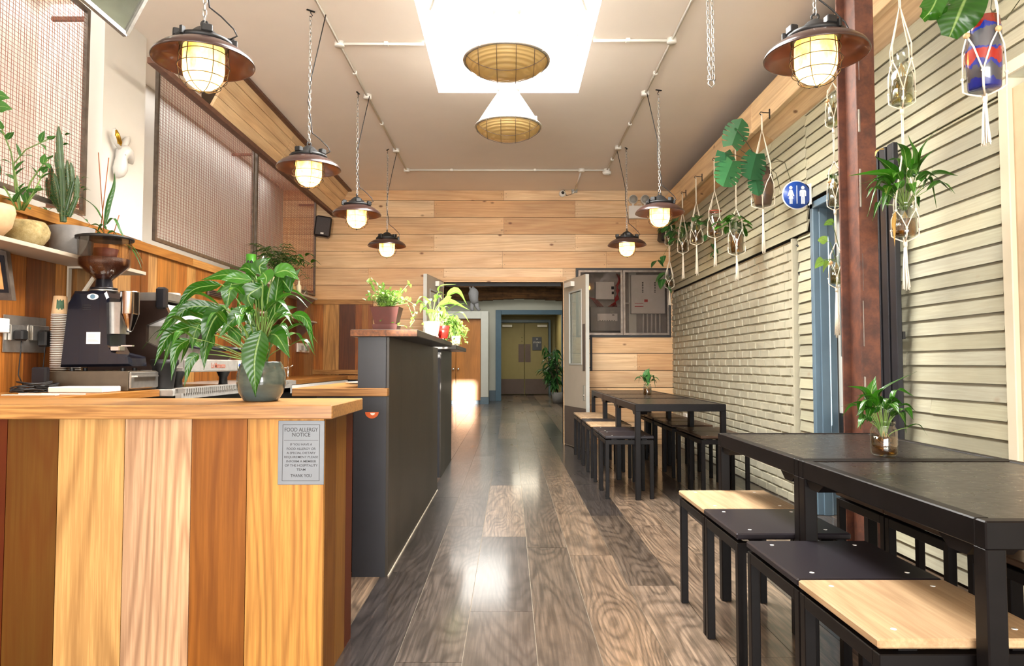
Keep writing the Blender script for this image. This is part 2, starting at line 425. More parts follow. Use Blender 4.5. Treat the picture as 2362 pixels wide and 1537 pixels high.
def stonepot():
    t = NT('mossy_stone'); nz = t.noise(t.coord(), 16, 6, .7); n2 = t.noise(t.coord(), 6, 3)
    c = t.ramp(nz, [(.3, lin('#4c3d24')), (.5, lin('#a08a5c')), (.7, lin('#cdbb93'))])
    c = t.mix(t.math('MULTIPLY', n2, .6), c, lin('#8a8251'))
    t.bsdf(c, .85, 0, bump=nz, bstr=.8, bdist=.006); return t.mat
M['stonepot'] = stonepot()
def glazepot():
    t = NT('dark_green_glaze'); nz = t.noise(t.coord((1,1,3)), 9, 4, .6)
    sep = t.n('ShaderNodeSeparateXYZ'); t.l(t.n('ShaderNodeTexCoord').outputs['Object'], sep.inputs[0])
    c = t.ramp(nz, [(.3, lin('#333c35')), (.6, lin('#4e574c')), (.8, lin('#6b6f60'))])
    f = t.ramp(sep.outputs[2], [(.02, (1,1,1,1)), (.075, (.3,.3,.3,1))])
    c = t.mix(t.math('MULTIPLY', f, .6), c, lin('#3b4a50'))
    t.bsdf(c, .16, 0, bump=nz, bstr=.1, Coat_Weight=.5); return t.mat
M['glazepot'] = glazepot()
def vasebands(name, stops, rough=.25):
    t = NT(name); sep = t.n('ShaderNodeSeparateXYZ'); t.l(t.n('ShaderNodeTexCoord').outputs['Object'], sep.inputs[0])
    nz = t.noise(t.coord((1,1,.5)), 26, 3)
    f = t.math('ADD', sep.outputs[2], t.math('MULTIPLY', t.math('SUBTRACT', nz, .5), .09))
    f = t.math('MULTIPLY', f, 1/.245)
    c = t.ramp(f, [(p, lin(c_)) for p, c_ in stops], 'CONSTANT')
    t.bsdf(c, rough, 0, bump=nz, bstr=.4, bdist=.003, Coat_Weight=.4); return t.mat
M['lava_vase'] = vasebands('banded_glaze', [(0,'#131e6e'),(.10,'#3c3c42'),(.30,'#18247a'),(.36,'#8e1c12'),(.54,'#18247a'),(.58,'#4b4b50'),(.80,'#1a2a80'),(.86,'#7e1a12')])
M['brown_vase'] = vasebands('brown_stoneware', [(0,'#48311f'),(.3,'#553a26'),(.66,'#33211a'),(.7,'#4a3223'),(.9,'#302018')], .5)
def meshscreen(): pass
# ================================================================== ROOM SHELL
YB = 9.5; XR = 2.17; XL = -2.62; ZC = 3.41; YN = -4.0
xs = [-3.3, -3.06, -2.82, -2.58, -2.34, -2.10, -1.86, -1.62, -1.38, -1.14, -.89, -.65, -.41, -.171, .10, .332, .57, .80, 1.04, 1.27, 1.51, 1.75, 1.99, 2.25, 2.5]
mb = MB(); base = MB()
tone = [.05, .55, .2, .8, .3, .95, .1, .65, .4, .72]
for i in range(len(xs)-1):
    y = -4.2-R.random()*1.2; k = R.randrange(10)
    while y < 25:
        L = 1.15+R.random()*1.1; mb.rnd = (R.choice(tone) if R.random() < .2 else {10: .2, 11: .27, 12: .06, 13: .66, 14: .78, 15: .15, 16: .27, 17: .53, 18: .90, 19: .06, 20: .53, 21: .3}.get(i, R.choice(tone)))+R.random()*.04
        k += 1
        if y+L > -4.1:
            mb.box((xs[i]+.0014, y+.001, -.012), (xs[i+1]-.0014, y+L-.001, R.random()*.0006))
        y += L
fl = struct('floor', mb, M['floorwood'])
base.box((-3.4, -4.2, -.1), (2.6, 25, -.005)); base.build('floor_base', plain('seam_glint', '#857866', .8), fl)['kind'] = 'structure'  # pale seam colour painted in for the glints along plank joints

# --- far wall with pine boards
holes = [(-.885, .713, -1, 2.19), (.915, 2.135, 1.45, 2.325), (-2.7, -1.83, -1, 1.93)]
zl = [ZC, 3.267]
while zl[-1] > 0: zl.append(zl[-1]-.2288)
joints = [[-.08], [-1.02, .88], [-.08, 1.7], [-1.02, .88], [-.1, 1.3], [-1.9, .88], [-.9, 1.2], [-1.3, 1.5]]
wb = MB(); nails = MB()
for r in range(len(zl)-1):
    z1, z0 = zl[r]-.003, zl[r+1]+.004
    cuts = [-3.05, 2.3]+joints[r % 8]+[h[0] for h in holes if h[2] < z1 and h[3] > z0]+[h[1] for h in holes if h[2] < z1 and h[3] > z0]
    cuts = sorted(set(cuts))
    rr = {}
    for a, b in zip(cuts, cuts[1:]):
        m = (a+b)/2; wb.rnd = R.random()
        zz = [(z0, z1)]
        for h in holes:
            if h[0] < m < h[1]:
                nz = []
                for p, q in zz:
                    if h[3] <= p or h[2] >= q: nz.append((p, q))
                    else:
                        if h[3] < q-.01: nz.append((h[3], q))
                        if h[2] > p+.01: nz.append((p, h[2]))
                zz = nz
        for p, q in zz:
            wb.box((a+.0012, YB, p), (b-.0012, YB+.02, q))
            if q-p > .12:
                for nx in (a+.03, b-.03):
                    for nzp in (p+.045, q-.045):
                        nails.cyl((nx, YB-.0015, nzp), .0042, .002, 6, 'y')
wall_back = struct('wall_back', wb, M['pine'])
nails.build('nails', M['rubber'], wall_back)['kind'] = 'structure'
bk = MB()
bk.box((-3.4, YB+.02, 2.325), (2.6, YB+.14, 4.05)); bk.box((-3.2, YB+.02, 2.19), (.915, YB+.14, 2.325)); bk.box((2.135, YB+.02, 2.19), (2.5, YB+.14, 2.325)); bk.box((-3.2, YB+.02, 0), (-.885, YB+.14, 2.19)); bk.box((.713, YB+.02, 0), (2.5, YB+.14, 1.45)); bk.box((.713, YB+.02, 1.45), (.915, YB+.14, 2.19)); bk.box((2.135, YB+.02, 1.45), (2.5, YB+.14, 2.325))
bk.build('wall_core', M['gap_wood'], wall_back)['kind'] = 'structure'
# door lining of the wide opening
tr = MB(); tr.rnd = .3
tr.box((-.93, YB-.012, 2.19), (.76, YB+.02, 2.235)); tr.box((-.885, YB, 2.165), (.713, YB+.14, 2.19)); tr.box((.713, YB-.01, 0), (.735, YB+.14, 2.19)); tr.box((-.905, YB-.01, 0), (-.885, YB+.14, 2.19))
o = struct('trim_1', tr, M['pine'])
# reclaimed wainscot at the left of the far wall
ws = MB(); x = XL
for w in (.135, .21, .215, .09, .08, .06): ws.rnd = R.random(); ws.box((x+.001, YB-.03, .0), (x+w-.001, YB-.0005, 1.86)); x += w
ws.m = 1; ws.rnd = .1
ws.box((XL, YB-.045, 1.86), (-1.83, YB-.0005, 1.925)); ws.box((XL, YB-.045, .93), (-1.83, YB-.031, .99))
o = struct('trim_2', ws, [M['reclaimed'], M['oak_top']])

# --- ceiling with the rooflight
SK = (-.615, .592, 2.75, 6.05)
ce = MB()
for a, b in (((-3.2, YN), (SK[0], YB+.1)), ((SK[1], YN), (2.5, YB+.1)), ((SK[0], YN), (SK[1], SK[2])), ((SK[0], SK[3]), (SK[1], YB+.1))):
    ce.box((a[0], a[1], ZC), (b[0], b[1], ZC+.12))
struct('ceiling', ce, M['ceiling'])
wl = MB(); t_ = .03
wl.box((SK[0]-t_, SK[2]-t_, ZC+.12), (SK[0], SK[3]+t_, ZC+.55)); wl.box((SK[1], SK[2]-t_, ZC+.12), (SK[1]+t_, SK[3]+t_, ZC+.55))
wl.box((SK[0], SK[2]-t_, ZC+.12), (SK[1], SK[2], ZC+.55)); wl.box((SK[0], SK[3], ZC+.12), (SK[1], SK[3]+t_, ZC+.55))
sky = struct('window_1', wl, M['white'])
g = MB(); g.box((SK[0], SK[2], ZC+.5), (SK[1], SK[3], ZC+.508)); g.build('glazing', M['pane'], sky)
for sx in (SK[0]+.04, SK[1]-.04):
    g = MB(); s_ = 1 if sx < 0 else -1
    g.tube([(sx, 5.0, ZC+.2), (sx+s_*.28, 4.4, ZC+.49)], .012, 4); g.build('window_stay', M['brushed'], sky)

# --- left wall: reclaimed boards, timber ledge, white recess above
lw = MB(); y = YN
while y < YB:
    w = R.choice([.10, .13, .16, .2, .12]); lw.rnd = R.random()
    zb = .9 if False else 0
    lw.box((XL-.02, y+.001, 0), (XL+R.random()*.004, min(y+w, YB)-.001, 1.875)); y += w
wall_left = struct('wall_left', lw, M['reclaimed'])
c = MB(); y = YN
while y < YB-.03:
    c.rnd = R.random(); y2 = min(y+1.4, YB-.03); c.box((XL-.05, y+.001, 1.868), (XL+.025, y2, 1.93)); y = y2
c.build('timber_ledge', M['oak_top_y'], wall_left)['kind'] = 'structure'
c = MB(); c.box((-3.05, YN, 1.9), (XL-.05, YB, 1.94)); c.box((-3.15, YN, 0), (-3.05, YB, ZC+.1)); c.box((-3.05, YN, 0), (XL-.02, YB, 1.9))
c.build('plaster', M['white'], wall_left)['kind'] = 'structure'
pr = MB(); pr.box((-3.05, 4.51, 1.94), (-2.615, 5.03, ZC)); struct('wall_left_pier', pr, M['white'])
# sloping timber bulkhead and its bottom rail
b = MB(); n_ = 4; P0 = Vector((-2.335, 0, 3.085)); P1 = Vector((-2.165, 0, 3.408))
for i in range(n_):
    b.rnd = R.random(); a_ = P0.lerp(P1, i/n_+.006); e_ = P0.lerp(P1, (i+1)/n_-.006)
    for ya, yb in ((5.5, 7.1+.0*i), (7.106, 9.49)):
        b.rnd = R.random()
        b.prism([(a_.x, ya, a_.z), (e_.x, ya, e_.z), (e_.x-.02, ya, e_.z+.01), (a_.x-.02, ya, a_.z+.01)], (0, yb-ya, 0))
bulk = struct('trim_3', b, M['pine_y'])
c = MB(); c.box((-2.385, 4.6, 3.045), (-2.335, 9.49, 3.085)); c.box((-2.19, 5.5, 3.385), (-2.13, 9.49, 3.409)); c.build('steel_rail', M['brown_steel'], bulk)['kind'] = 'structure'
c = MB(); c.prism([(-2.36, 0, 3.09), (-2.19, 0, 3.4), (-2.42, 0, 3.4), (-2.42, 0, 3.09)], (0, .02, 0), (0, 5.5, 0)); c.build('end_board', M['gap_wood'], bulk)['kind'] = 'structure'
# wire mesh panels
def mesh_panel(y0, y1, label, cell=.0225):
    z0, z1 = 1.968, 3.25; X = -2.60
    t = thing('mesh_panel', label, 'metal screen', (X, y0, z0), group='wire mesh screens above the ledge')
    f = MB()
    for a, b_ in (((X-.012, y0, z0), (X+.012, y0+.028, z1)), ((X-.012, y1-.028, z0), (X+.012, y1, z1)), ((X-.0118, y0+.0282, z0), (X+.0118, y1-.0282, z0+.025)), ((X-.0118, y0+.0282, z1-.025), (X+.0118, y1-.0282, z1))): f.box(a, b_)
    f.build('frame', M['grey_steel'], t)
    w = MB(); r = .0012
    n = int((y1-y0)/cell)
    for i in range(1, n):
        yy = y0+(y1-y0)*i/n; w.tube([(X+.002*(-1)**i, yy, z0+.01), (X+.002*(-1)**i, yy, z1-.01)], r, 4, False)
    n = int((z1-z0)/cell)
    for i in range(1, n):
        zz = z0+(z1-z0)*i/n; w.tube([(X-.002*(-1)**i, y0+.01, zz), (X-.002*(-1)**i, y1-.01, zz)], r, 4, False)
    w.build('wire_mesh', M['copper'], t)
    for zz in (z0+.06, z1-.06):
        k = MB(); k.box((X-.22, y1-.02, zz-.012), (X-.01, y1+.004, zz+.012)); k.build('wall_bracket', M['brown_steel'], t)
    return t
mesh_panel(2.6, 4.31, 'copper wire mesh screen nearest the camera, above the plant shelf')
mesh_panel(5.16, 7.15, 'long copper wire mesh screen just beyond the white pier')
mesh_panel(7.22, 9.44, 'farthest copper wire mesh screen, ending near the black speaker')

# --- right wall: painted brick, clapboards, soffit
wr = MB()
wr.box((2.33, YN, 0), (2.45, .9, ZC)); wr.box((2.33, .9, 2.27), (2.45, 3.05, ZC)); wr.box((2.20, 3.05, 0), (2.30, 4.25, ZC)); wr.box((2.20, 4.25, 2.22), (2.45, 5.09, ZC)); wr.box((2.20, 5.09, 0), (2.45, YB, ZC))
wall_right = struct('wall_right', wr, M['gap'])
bw = MB(); bh = .0745; bl = .222
for r in range(27):
    z = r*bh; y = 5.42+(.111 if r % 2 else 0)*1.0
    jag = R.random()*.02
    y = 5.40-jag if r % 2 == 0 else 5.42-jag
    first = bl if r % 2 == 0 else bl*.5
    while y < YB:
        L = first; first = bl; y2 = min(y+L-.009, YB); d = R.random()*.006
        if y2-y > .03:
            a = (XR+.006-d); m_ = .006
            vs = [(2.2, y, z+.004), (2.2, y2, z+.004), (2.2, y2, z+bh-.005), (2.2, y, z+bh-.005)]
            j = lambda: (R.random()-.5)*.004
            vf = [(a+j(), y+m_, z+.004+m_+j()), (a+j(), y2-m_, z+.004+m_+j()), (a+j(), y2-m_, z+bh-.005-m_+j()), (a+j(), y+m_, z+bh-.005-m_+j())]
            bw.rnd = R.random()
            bw.add(vs+vf, [(4, 7, 6, 5), (0, 4, 5, 1), (1, 5, 6, 2), (2, 6, 7, 3), (3, 7, 4, 0)])
        y += L
bw.box((2.186, 5.40, 0), (2.2, YB, 2.02)); bw.box((2.15, 5.37, 0), (2.2, 5.40, 2.02))
bw.build('brickwork', M['brick'], wall_right)['kind'] = 'structure'
cb = MB()
def boards(y0, y1, z0, z1, x=XR-.02, pitch=.0785, jag=.012, rag=None):
    z = z0; i = 0
    while z < z1-.02:
        h = pitch*(.92+.16*R.random()); zt = min(z+h+.012, z1)
        cuts = [y0-R.random()*jag]
        yy = y0+R.random()*2.2+.5
        while yy < y1-.3: cuts.append(yy); yy += 1.6+R.random()*1.6
        cuts.append(y1+(R.random()*jag if rag is None else rag*R.random()))
        for a, b_ in zip(cuts, cuts[1:]):
            cb.rnd = R.random(); t1 = (R.random()-.5)*.006; t2 = (R.random()-.5)*.006
            xo = x+R.random()*.004
            sk = R.random()*.012
            vs = [(xo, a, z+t1), (xo, b_-.003, z+t2), (x+.017, b_-.003, zt), (x+.017, a+.0, zt), (xo+.009, a, z+t1), (xo+.009, b_-.003, z+t2), (x+.03, b_-.003, zt), (x+.03, a, zt)]
            cb.add(vs, [(0, 3, 2, 1), (4, 5, 6, 7), (0, 1, 5, 4), (0, 4, 7, 3), (1, 2, 6, 5)])
        z += h; i += 1
boards(5.12, YB-.005, 2.03, 2.90)
boards(5.11, 5.34, 0.02, 2.03, XR+.0)
boards(4.25, 5.12, 2.25, 2.90, jag=0)
boards(3.09, 4.25, .02, 2.25, rag=0)
boards(3.09, 4.25, 2.25, 2.90, rag=0)
boards(.9, 3.09, 2.36, 2.90, rag=0)
boards(YN, .9, .02, 2.90, rag=0)
cb.build('clapboards', M['sage'], wall_right)['kind'] = 'structure'
so = MB(); y = YN
while y < YB-.02:
    y2 = min(y+2.45, YB-.004); so.rnd = R.random(); so.bbox((2.0, y, 2.975), (2.045, y2-.002, 3.225), .004)
    so.rnd = R.random(); so.prism([(2.045, y, 2.995), (2.235, y, 2.885), (2.235, y, 2.905), (2.045, y, 3.015)], (0, y2-y-.002, 0)); y = y2
struct('trim_4', so, M['pine_y'])
# near doorway/window at the right edge
fr = MB(); fr.bbox((2.135, 3.0, 0), (2.33, 3.06, 2.30)); fr.bbox((2.13, .86, 2.30), (2.33, 3.065, 2.36)); fr.bbox((2.135, .86, 0), (2.33, .92, 2.30)); fr.bbox((2.30,.92,.0),(2.33,3.0,.12))
w2 = struct('window_2', fr, plain('cream_frame', '#c9c0a8', .5, 0, .03, 6))
c = MB(); c.box((2.158, .92, .12), (2.168, 3.0, 2.25)); c.build('blind', M['blind'], w2)
c = MB(); c.box((2.30, .92, .12), (2.305, 3.0, 2.25)); c.build('pane', M['pane'], w2)
# --- restroom door
dr = MB(); dr.bbox((2.17, 5.05, 0), (2.33, 5.10, 2.22), .005); dr.bbox((2.21, 5.035, 0), (2.27, 5.05, 2.2), .004); dr.bbox((2.17, 4.22, 0), (2.33, 4.26, 2.22)); dr.bbox((2.17, 4.22, 2.18), (2.33, 5.10, 2.23))
d5 = struct('door_5', dr, M['navy_frame'], )
c = MB(); c.bbox((2.335, 4.26, .01), (2.375, 5.05, 2.18)); c.build('leaf', M['taupe_edge'], d5)
c = MB(); c.box((2.331, 4.45, 1.12), (2.336, 5.0, 1.85)); c.build('pane', M['brushed'], d5)
c = MB(); c.box((2.330, 4.27, .03), (2.336, 5.04, .72)); c.build('kick_plate', M['rubber'], d5)

# --- unseen wall behind the camera, its high opening sized to shape the sun beam
nr = MB(); A0, A1, B0, B1 = -.10, .66, 2.12, 3.36
nr.box((-3.2, YN-.12, 0), (2.5, YN, B0)); nr.box((-3.2, YN-.12, B1), (2.5, YN, ZC+.1)); nr.box((-3.2, YN-.12, B0), (A0, YN, B1)); nr.box((A1, YN-.12, B0), (2.5, YN, B1))
struct('wall_rear', nr, M['white'])
fr = MB()
for a, b_ in (((A0, B0), (A0+.03, B1)), ((A1-.03, B0), (A1, B1)), ((A0, B0), (A1, B0+.03)), ((A0, B1-.03), (A1, B1))): fr.box((a[0], YN-.09, a[1]), (b_[0], YN-.03, b_[1]))
struct('window_3', fr, M['white_plastic'])

# --- corridor
co = MB()
co.box((-3.3, YB+.14, 0), (-3.2, 25, 3.9)); co.box((1.62, YB+.14, 0), (1.72, 25, 3.9))
co.box((-3.2, 20.65, 0), (-.33, 20.8, 3.9)); co.box((-.33, 20.65, 2.62), (1.62, 20.8, 3.9))
struct('wall_corridor', co, M['corridor'])
co = MB(); co.box((-3.3, YB+.14, 3.9), (1.72, 25.1, 4.0)); struct('ceiling_corridor', co, M['corridor'])
co = MB(); co.box((-.45, 20.8, 0), (-.35, 24.8, 2.75)); co.box((1.58, 20.8, 0), (1.619, 24.8, 2.75)); co.box((-.45, 20.8, 2.72), (1.619, 24.8, 2.8)); co.box((-.45, 24.75, 0), (1.6, 24.85, 2.75))
struct('wall_corridor_end', co, M['olive'])
co = MB(); co.bbox((-.41, 20.58, 0), (-.25, 20.7, 2.63), .006); co.bbox((1.50, 20.58, 0), (1.62, 20.7, 2.63), .006); co.bbox((-.249, 20.581, 2.50), (1.499, 20.7, 2.629), .006)
struct('trim_6', co, M['blue_frame'])
co = MB(); co.box((-.62, 20.6, 0), (-.41, 20.65, .30)); struct('baseboard_back', co, M['navy_frame'])
co = MB(); co.box((-.40, 24.6, 0), (-.32, 24.74, 2.5)); co.box((1.34, 24.6, 0), (1.42, 24.74, 2.5)); co.box((-.40, 24.6, 2.5), (1.42, 24.74, 2.6)); struct('trim_7', co, M['navy_frame'])
for i, (x0, x1, nm) in enumerate(((-.31, .50, 'door_3'), (.52, 1.33, 'door_4'))):
    c = MB(); c.bbox((x0, 24.62, .02), (x1, 24.67, 2.48), .006); dd = struct(nm, c, M['olive'])
    c = MB(); c.box((x0+.01, 24.61, .03), (x1-.01, 24.62, .55)); c.build('kick_plate', M['brownplate'], dd)
    xa = x1-.2 if i == 0 else x0+.01
    c = MB(); c.box((xa, 24.61, 1.13), (xa+.19, 24.62, 1.75)); c.build('push_plate', M['brownplate'], dd)
    c = MB(); xc = x0+.05 if i == 0 else x1-.38; c.bbox((xc, 24.52, 2.34), (xc+.34, 24.61, 2.42)); c.build('door_closer', M['white_plastic'], dd)
    if i == 0:
        c = MB(); c.cyl((.42, 24.60, 1.86), .02, .02, 10, 'y'); c.cyl((.42, 24.60, 1.98), .02, .02, 10, 'y'); c.build('lock', M['chrome'], dd)
t = thing('door_sign', 'dark studio sign on the right leaf of the far olive double doors', 'sign', (.93, 24.6, 1.8))
c = MB(); c.bbox((.78, 24.595, 1.54), (1.10, 24.612, 2.0)); c.build('panel', M['black'], t)
c = MB(); textmesh(c, 'STUDIO', .075, (.94, 24.592, 1.81), (1,0,0), (0,0,1)); textmesh(c, '1', .14, (.94, 24.592, 1.70), (1,0,0), (0,0,1)); c.tube([(.92,24.592,1.93),(.94,24.592,1.90),(.96,24.592,1.93)], .004, 4); c.box((.915,24.59,1.925),(.965,24.594,1.94)); c.build('lettering', M['paper'], t)
for (y0, za, zb, nm) in ((19.75, 3.22, 3.62, 'trim_8'), (20.2, 2.90, 3.30, 'trim_9')):
    c = MB(); n = 16
    for i in range(n):
        xa = -3.2+4.82*i/n; xb = xa+4.82/n
        j = R.random()*.012
        c.rnd = .5; c.bbox((xa-.005, y0-j, za+.03*math.sin(i*.7)+R.random()*.01), (xb+.005, y0+.25, zb), .006)
    struct(nm, c, M['rough_beam'])
# built in cupboard of the corridor
t = thing('corridor_cupboard', 'white framed oak cupboard in the corridor under the grey figure', 'cupboard', (-1.5, 18.9, 0))
c = MB(); c.bbox((-.77, 18.85, .19), (-.57, 19.6, 2.47)); c.bbox((-3.1, 18.86, 2.27), (-.771, 19.59, 2.469)); c.box((-3.1, 19.4, .1), (-.7, 19.6, 2.3)); c.build('frame', M['taupe_edge'], t)
c = MB(); c.box((-.78, 18.86, 0), (-.56, 19.6, .19)); c.box((-3.1, 19.0, 0), (-.78, 19.5, .1)); c.build('plinth', M['navy_frame'], t)
for i, (x0, x1) in enumerate(((-3.05, -2.25), (-2.24, -1.44), (-1.43, -.78))):
    c = MB(R.random()); c.bbox((x0, 18.95, .10), (x1, 19.0, 2.26)); d_ = c.build('door', M['cabinet_wood'], t)
    c = MB(); c.ico(((x1-.06) if i == 1 else x0+.06, 18.92, .93), .035, 8); c.build('knob', M['chrome'], d_)

# --- double doors of the opening
def door_leaf(nm, hx, ang, sgn):
    t = thing(nm, None, None, (hx, 9.46, 0), 0); t['kind'] = 'structure'; del_ = None
    t.rotation_euler = (0, 0, ang); t['_w'] = (0, 0, 0)
    w, h, th = .80, 2.17, .043      # leaf drawn along local -y, face towards the opening at x = 0
    a, b_ = (0, sgn*th)
    c = MB()
    gy = (-.66, -.20); gz = (1.06, 2.0)
    c.box((a, -w, .01), (b_, gy[0], h)); c.box((a, gy[1], .01), (b_, 0, h)); c.box((a, gy[0], .01), (b_, gy[1], gz[0])); c.box((a, gy[0], gz[1]), (b_, gy[1], h))
    c.build('leaf', M['taupe'], t, False)
    c = MB(); c.box((a-.001*sgn, -w-.004, .01), (b_+.001*sgn, -w, h)); c.build('edge_strip', M['taupe_edge'], t, False)
    c = MB(); c.box((sgn*.018, gy[0], gz[0]), (sgn*.024, gy[1], gz[1])); c.build('pane', M['pane'], t, False)
    c = MB(); e = .014
    for q in ((gy[0]-.004, gz[0], gy[0]+e, gz[1]), (gy[1]-e, gz[0], gy[1]+.004, gz[1]), (gy[0], gz[0]-.004, gy[1], gz[0]+e), (gy[0], gz[1]-e, gy[1], gz[1]+.004)):
        c.box((-sgn*.006, q[0], q[1]), (sgn*.012, q[2], q[3]))
    c.build('glazing_bead', M['taupe_edge'], t, False)
    c = MB(); c.box((-sgn*.004, -w+.01, .02), (0, -.02, .52)); c.box((b_, -w+.01, .02), (b_+sgn*.004, -.02, .52)); c.build('kick_plate', M['brownplate'], t, False)
    c = MB(); c.box((-sgn*.005, -w+.02, .98), (0, -w+.10, 1.56)); c.build('push_plate', M['brownplate'], t, False)
    c = MB(); xo = sgn*(th+.05); c.box((xo-.011, -w+.05, .98), (xo+.011, -w+.075, 1.42))
    for z in (1.02, 1.38): c.box((b_, -w+.055, z-.01), (xo, -w+.07, z+.01))
    c.build('pull_handle', M['black'], t, False)
    c = MB(); c.bbox((-sgn*.055, -.42, 2.06), (-sgn*.003, -.16, 2.125)); c.build('door_closer', M['white_plastic'], t, False)
    c = MB(); c.box((-sgn*.006, -w+.05, .62), (0, -w+.09, .8)); c.cyl((-sgn*.012, -w+.07, .68), .012, .012, 10, 'x'); c.build('lock', M['brushed'], t, False)
    return t
door_leaf('door_2', .722, math.radians(15), 1)
door_leaf('door_1', -.89, math.radians(-9), -1)
c = MB(); c.box((-.86, 9.55, 2.115), (.69, 9.6, 2.163)); struct('trim_10', c, M['black_steel'])
# ================================================================== TABLES AND STOOLS
def make_table(label, x0, y0, x1, y1, group):
    t = thing('steel_table', label, 'table', ((x0+x1)/2, (y0+y1)/2, 0), group=group)
    w, d = (x1-x0)/2, (y1-y0)/2; k = .042; h = .75
    for sx in (-1, 1):
        for sy in (-1, 1):
            c = MB(); c.bbox((sx*w, sy*d, 0), (sx*(w-k), sy*(d-k), h-.055), .003); c.build('leg', M['black_steel'], t, False)
    c = MB()
    c.bbox((-w, -d, h-.058), (w, -d+.034, h), .003); c.bbox((-w, d-.034, h-.058), (w, d, h), .003)
    c.bbox((-w, -d+.034, h-.058), (-w+.034, d-.034, h), .003); c.bbox((w-.034, -d+.034, h-.058), (w, d-.034, h), .003)
    c.build('frame', M['black_steel'], t, False)
    c = MB(); c.box((-w+.0345, -d+.0345, h-.03), (w-.0345, d-.0345, h-.003)); c.build('tabletop', M['tabletop'], t, False)
    for sy in (-1, 1):
        c = MB(); c.prism([(-w+.006, sy*(d-k), h-.058), (-w+.006, sy*(d-k-.13), h-.058), (-w+.006, sy*(d-k-.09), h-.085), (-w+.006, sy*(d-k-.03), h-.085)], (.1, 0, 0)); c.build('bracket', M['black_steel'], t, False)
    return t
tb = [(.985, 5.60, 1.70, 6.62, 'front table of the far row, standing nearest to the rust column'),
      (.985, 6.623, 1.70, 7.54, 'middle table of the far row, with the small jar plant on it'),
      (.985, 7.543, 1.70, 8.60, 'rear table of the far row, close to the pine wall'),
      (.955, 1.44, 1.66, 2.365, 'nearest black steel table, at the right edge of the picture'),
      (.955, 2.368, 1.66, 3.28, 'black steel table in front of the rusty column, with the large jar of peace lily')]
for i, (a, b_, c_, d_, l) in enumerate(tb): make_table(l, a, b_, c_, d_, 'black steel tables')

SH = .495
def make_stool(mat, w, d):
    t = thing('stool', '', 'stool', (0, 0, 0)); k = .030; hw, hd = w/2-.002, d/2-.0025
    for sx in (-1, 1):
        for sy in (-1, 1):
            c = MB(); c.bbox((sx*hw, sy*hd, 0), (sx*(hw-k), sy*(hd-k), SH-.062), .002); c.build('leg', M['black_steel'], t, False)
    c = MB(); a, b_ = SH-.066, SH-.032
    c.bbox((-hw, -hd, a), (hw, -hd+k, b_), .002); c.bbox((-hw, hd-k, a), (hw, hd, b_), .002); c.bbox((-hw, -hd+k, a), (-hw+k, hd-k, b_), .002); c.bbox((hw-k, -hd+k, a), (hw, hd-k, b_), .002)
    for sx in (-1, 1):
        c.box((sx*(hw-.05), -hd+.02, b_), (sx*(hw-.09), hd-.02, SH-.022))
    c.build('frame', M['black_steel'], t, False)
    c = MB(R.random()); c.bbox((-hw-.003, -hd-.001, SH-.021), (hw+.003, hd+.001, SH), .004); c.build('seat', mat, t, False)
    for sx in (-1, 1):
        for sy in (-1, 1):
            c = MB(); c.cyl((sx*(hw-.06), sy*(hd-.055), SH-.0005), .0065, .0012, 12); c.build('screw', M['porcelain'], t, False)
    return t
protos = {}
def stool(kind, x0, x1, y0, y1, label, group):
    w, d = x1-x0, y1-y0
    key = (kind, round(w, 2))
    mt = {'tan': M['plywood'], 'black': M['plyblack'], 'brown': M['plybrown']}[kind]
    loc = ((x0+x1)/2, (y0+y1)/2, 0)
    if key not in protos:
        o = make_stool(mt, w, d); protos[key] = o; o.location = loc; o['label'] = label; o['group'] = group
    else: o = dup(protos[key], loc, 0, label, group)
    return o
P = .459; y = 1.578
nl = [('tan', 'tan plywood stool nearest the camera, left side of the near tables'), ('black', 'black topped stool directly behind the nearest tan stool'),
      ('black', 'black topped stool third from the front, left side of the near tables'), ('tan', 'tan plywood stool farthest back on the left side of the near tables')]
ys = [1.498, 1.913, 2.418, 2.833]
for (k, l), yy in zip(nl, ys): stool(k, .765, 1.15, yy, yy+.412, l, 'stools at the near tables')
nr_ = [('tan', 'tan plywood stool at the right picture edge, wall side of the near tables'), ('brown', 'dark brown stool second from the front on the wall side of the near tables'),
       ('brown', 'dark brown stool third from the front on the wall side, under the jar plant'), ('brown', 'dark brown stool on the wall side just in front of the rusty column')]
ys = [1.498, 1.913, 2.418, 2.833]
for (k, l), yy in zip(nr_, ys): stool(k, 1.475, 1.86, yy, yy+.412, l, 'stools at the near tables')
order = ['front', 'second', 'third', 'fourth', 'fifth', 'rearmost']
kl = ['black', 'black', 'tan', 'black', 'tan', 'tan']; kr = ['brown']*6
for i in range(6):
    yy = [5.65, 6.08, 6.68, 7.10, 7.60, 8.03][i]
    stool(kl[i], .755, 1.14, yy, yy+.412, f"{ {'black':'black topped','tan':'tan topped'}[kl[i]]} stool, {order[i]} of the aisle side row at the far tables", 'stools at the far tables')
    stool(kr[i], 1.515, 1.90, yy, yy+.412, f'dark brown stool, {order[i]} of the brick wall side row at the far tables', 'stools at the far tables')

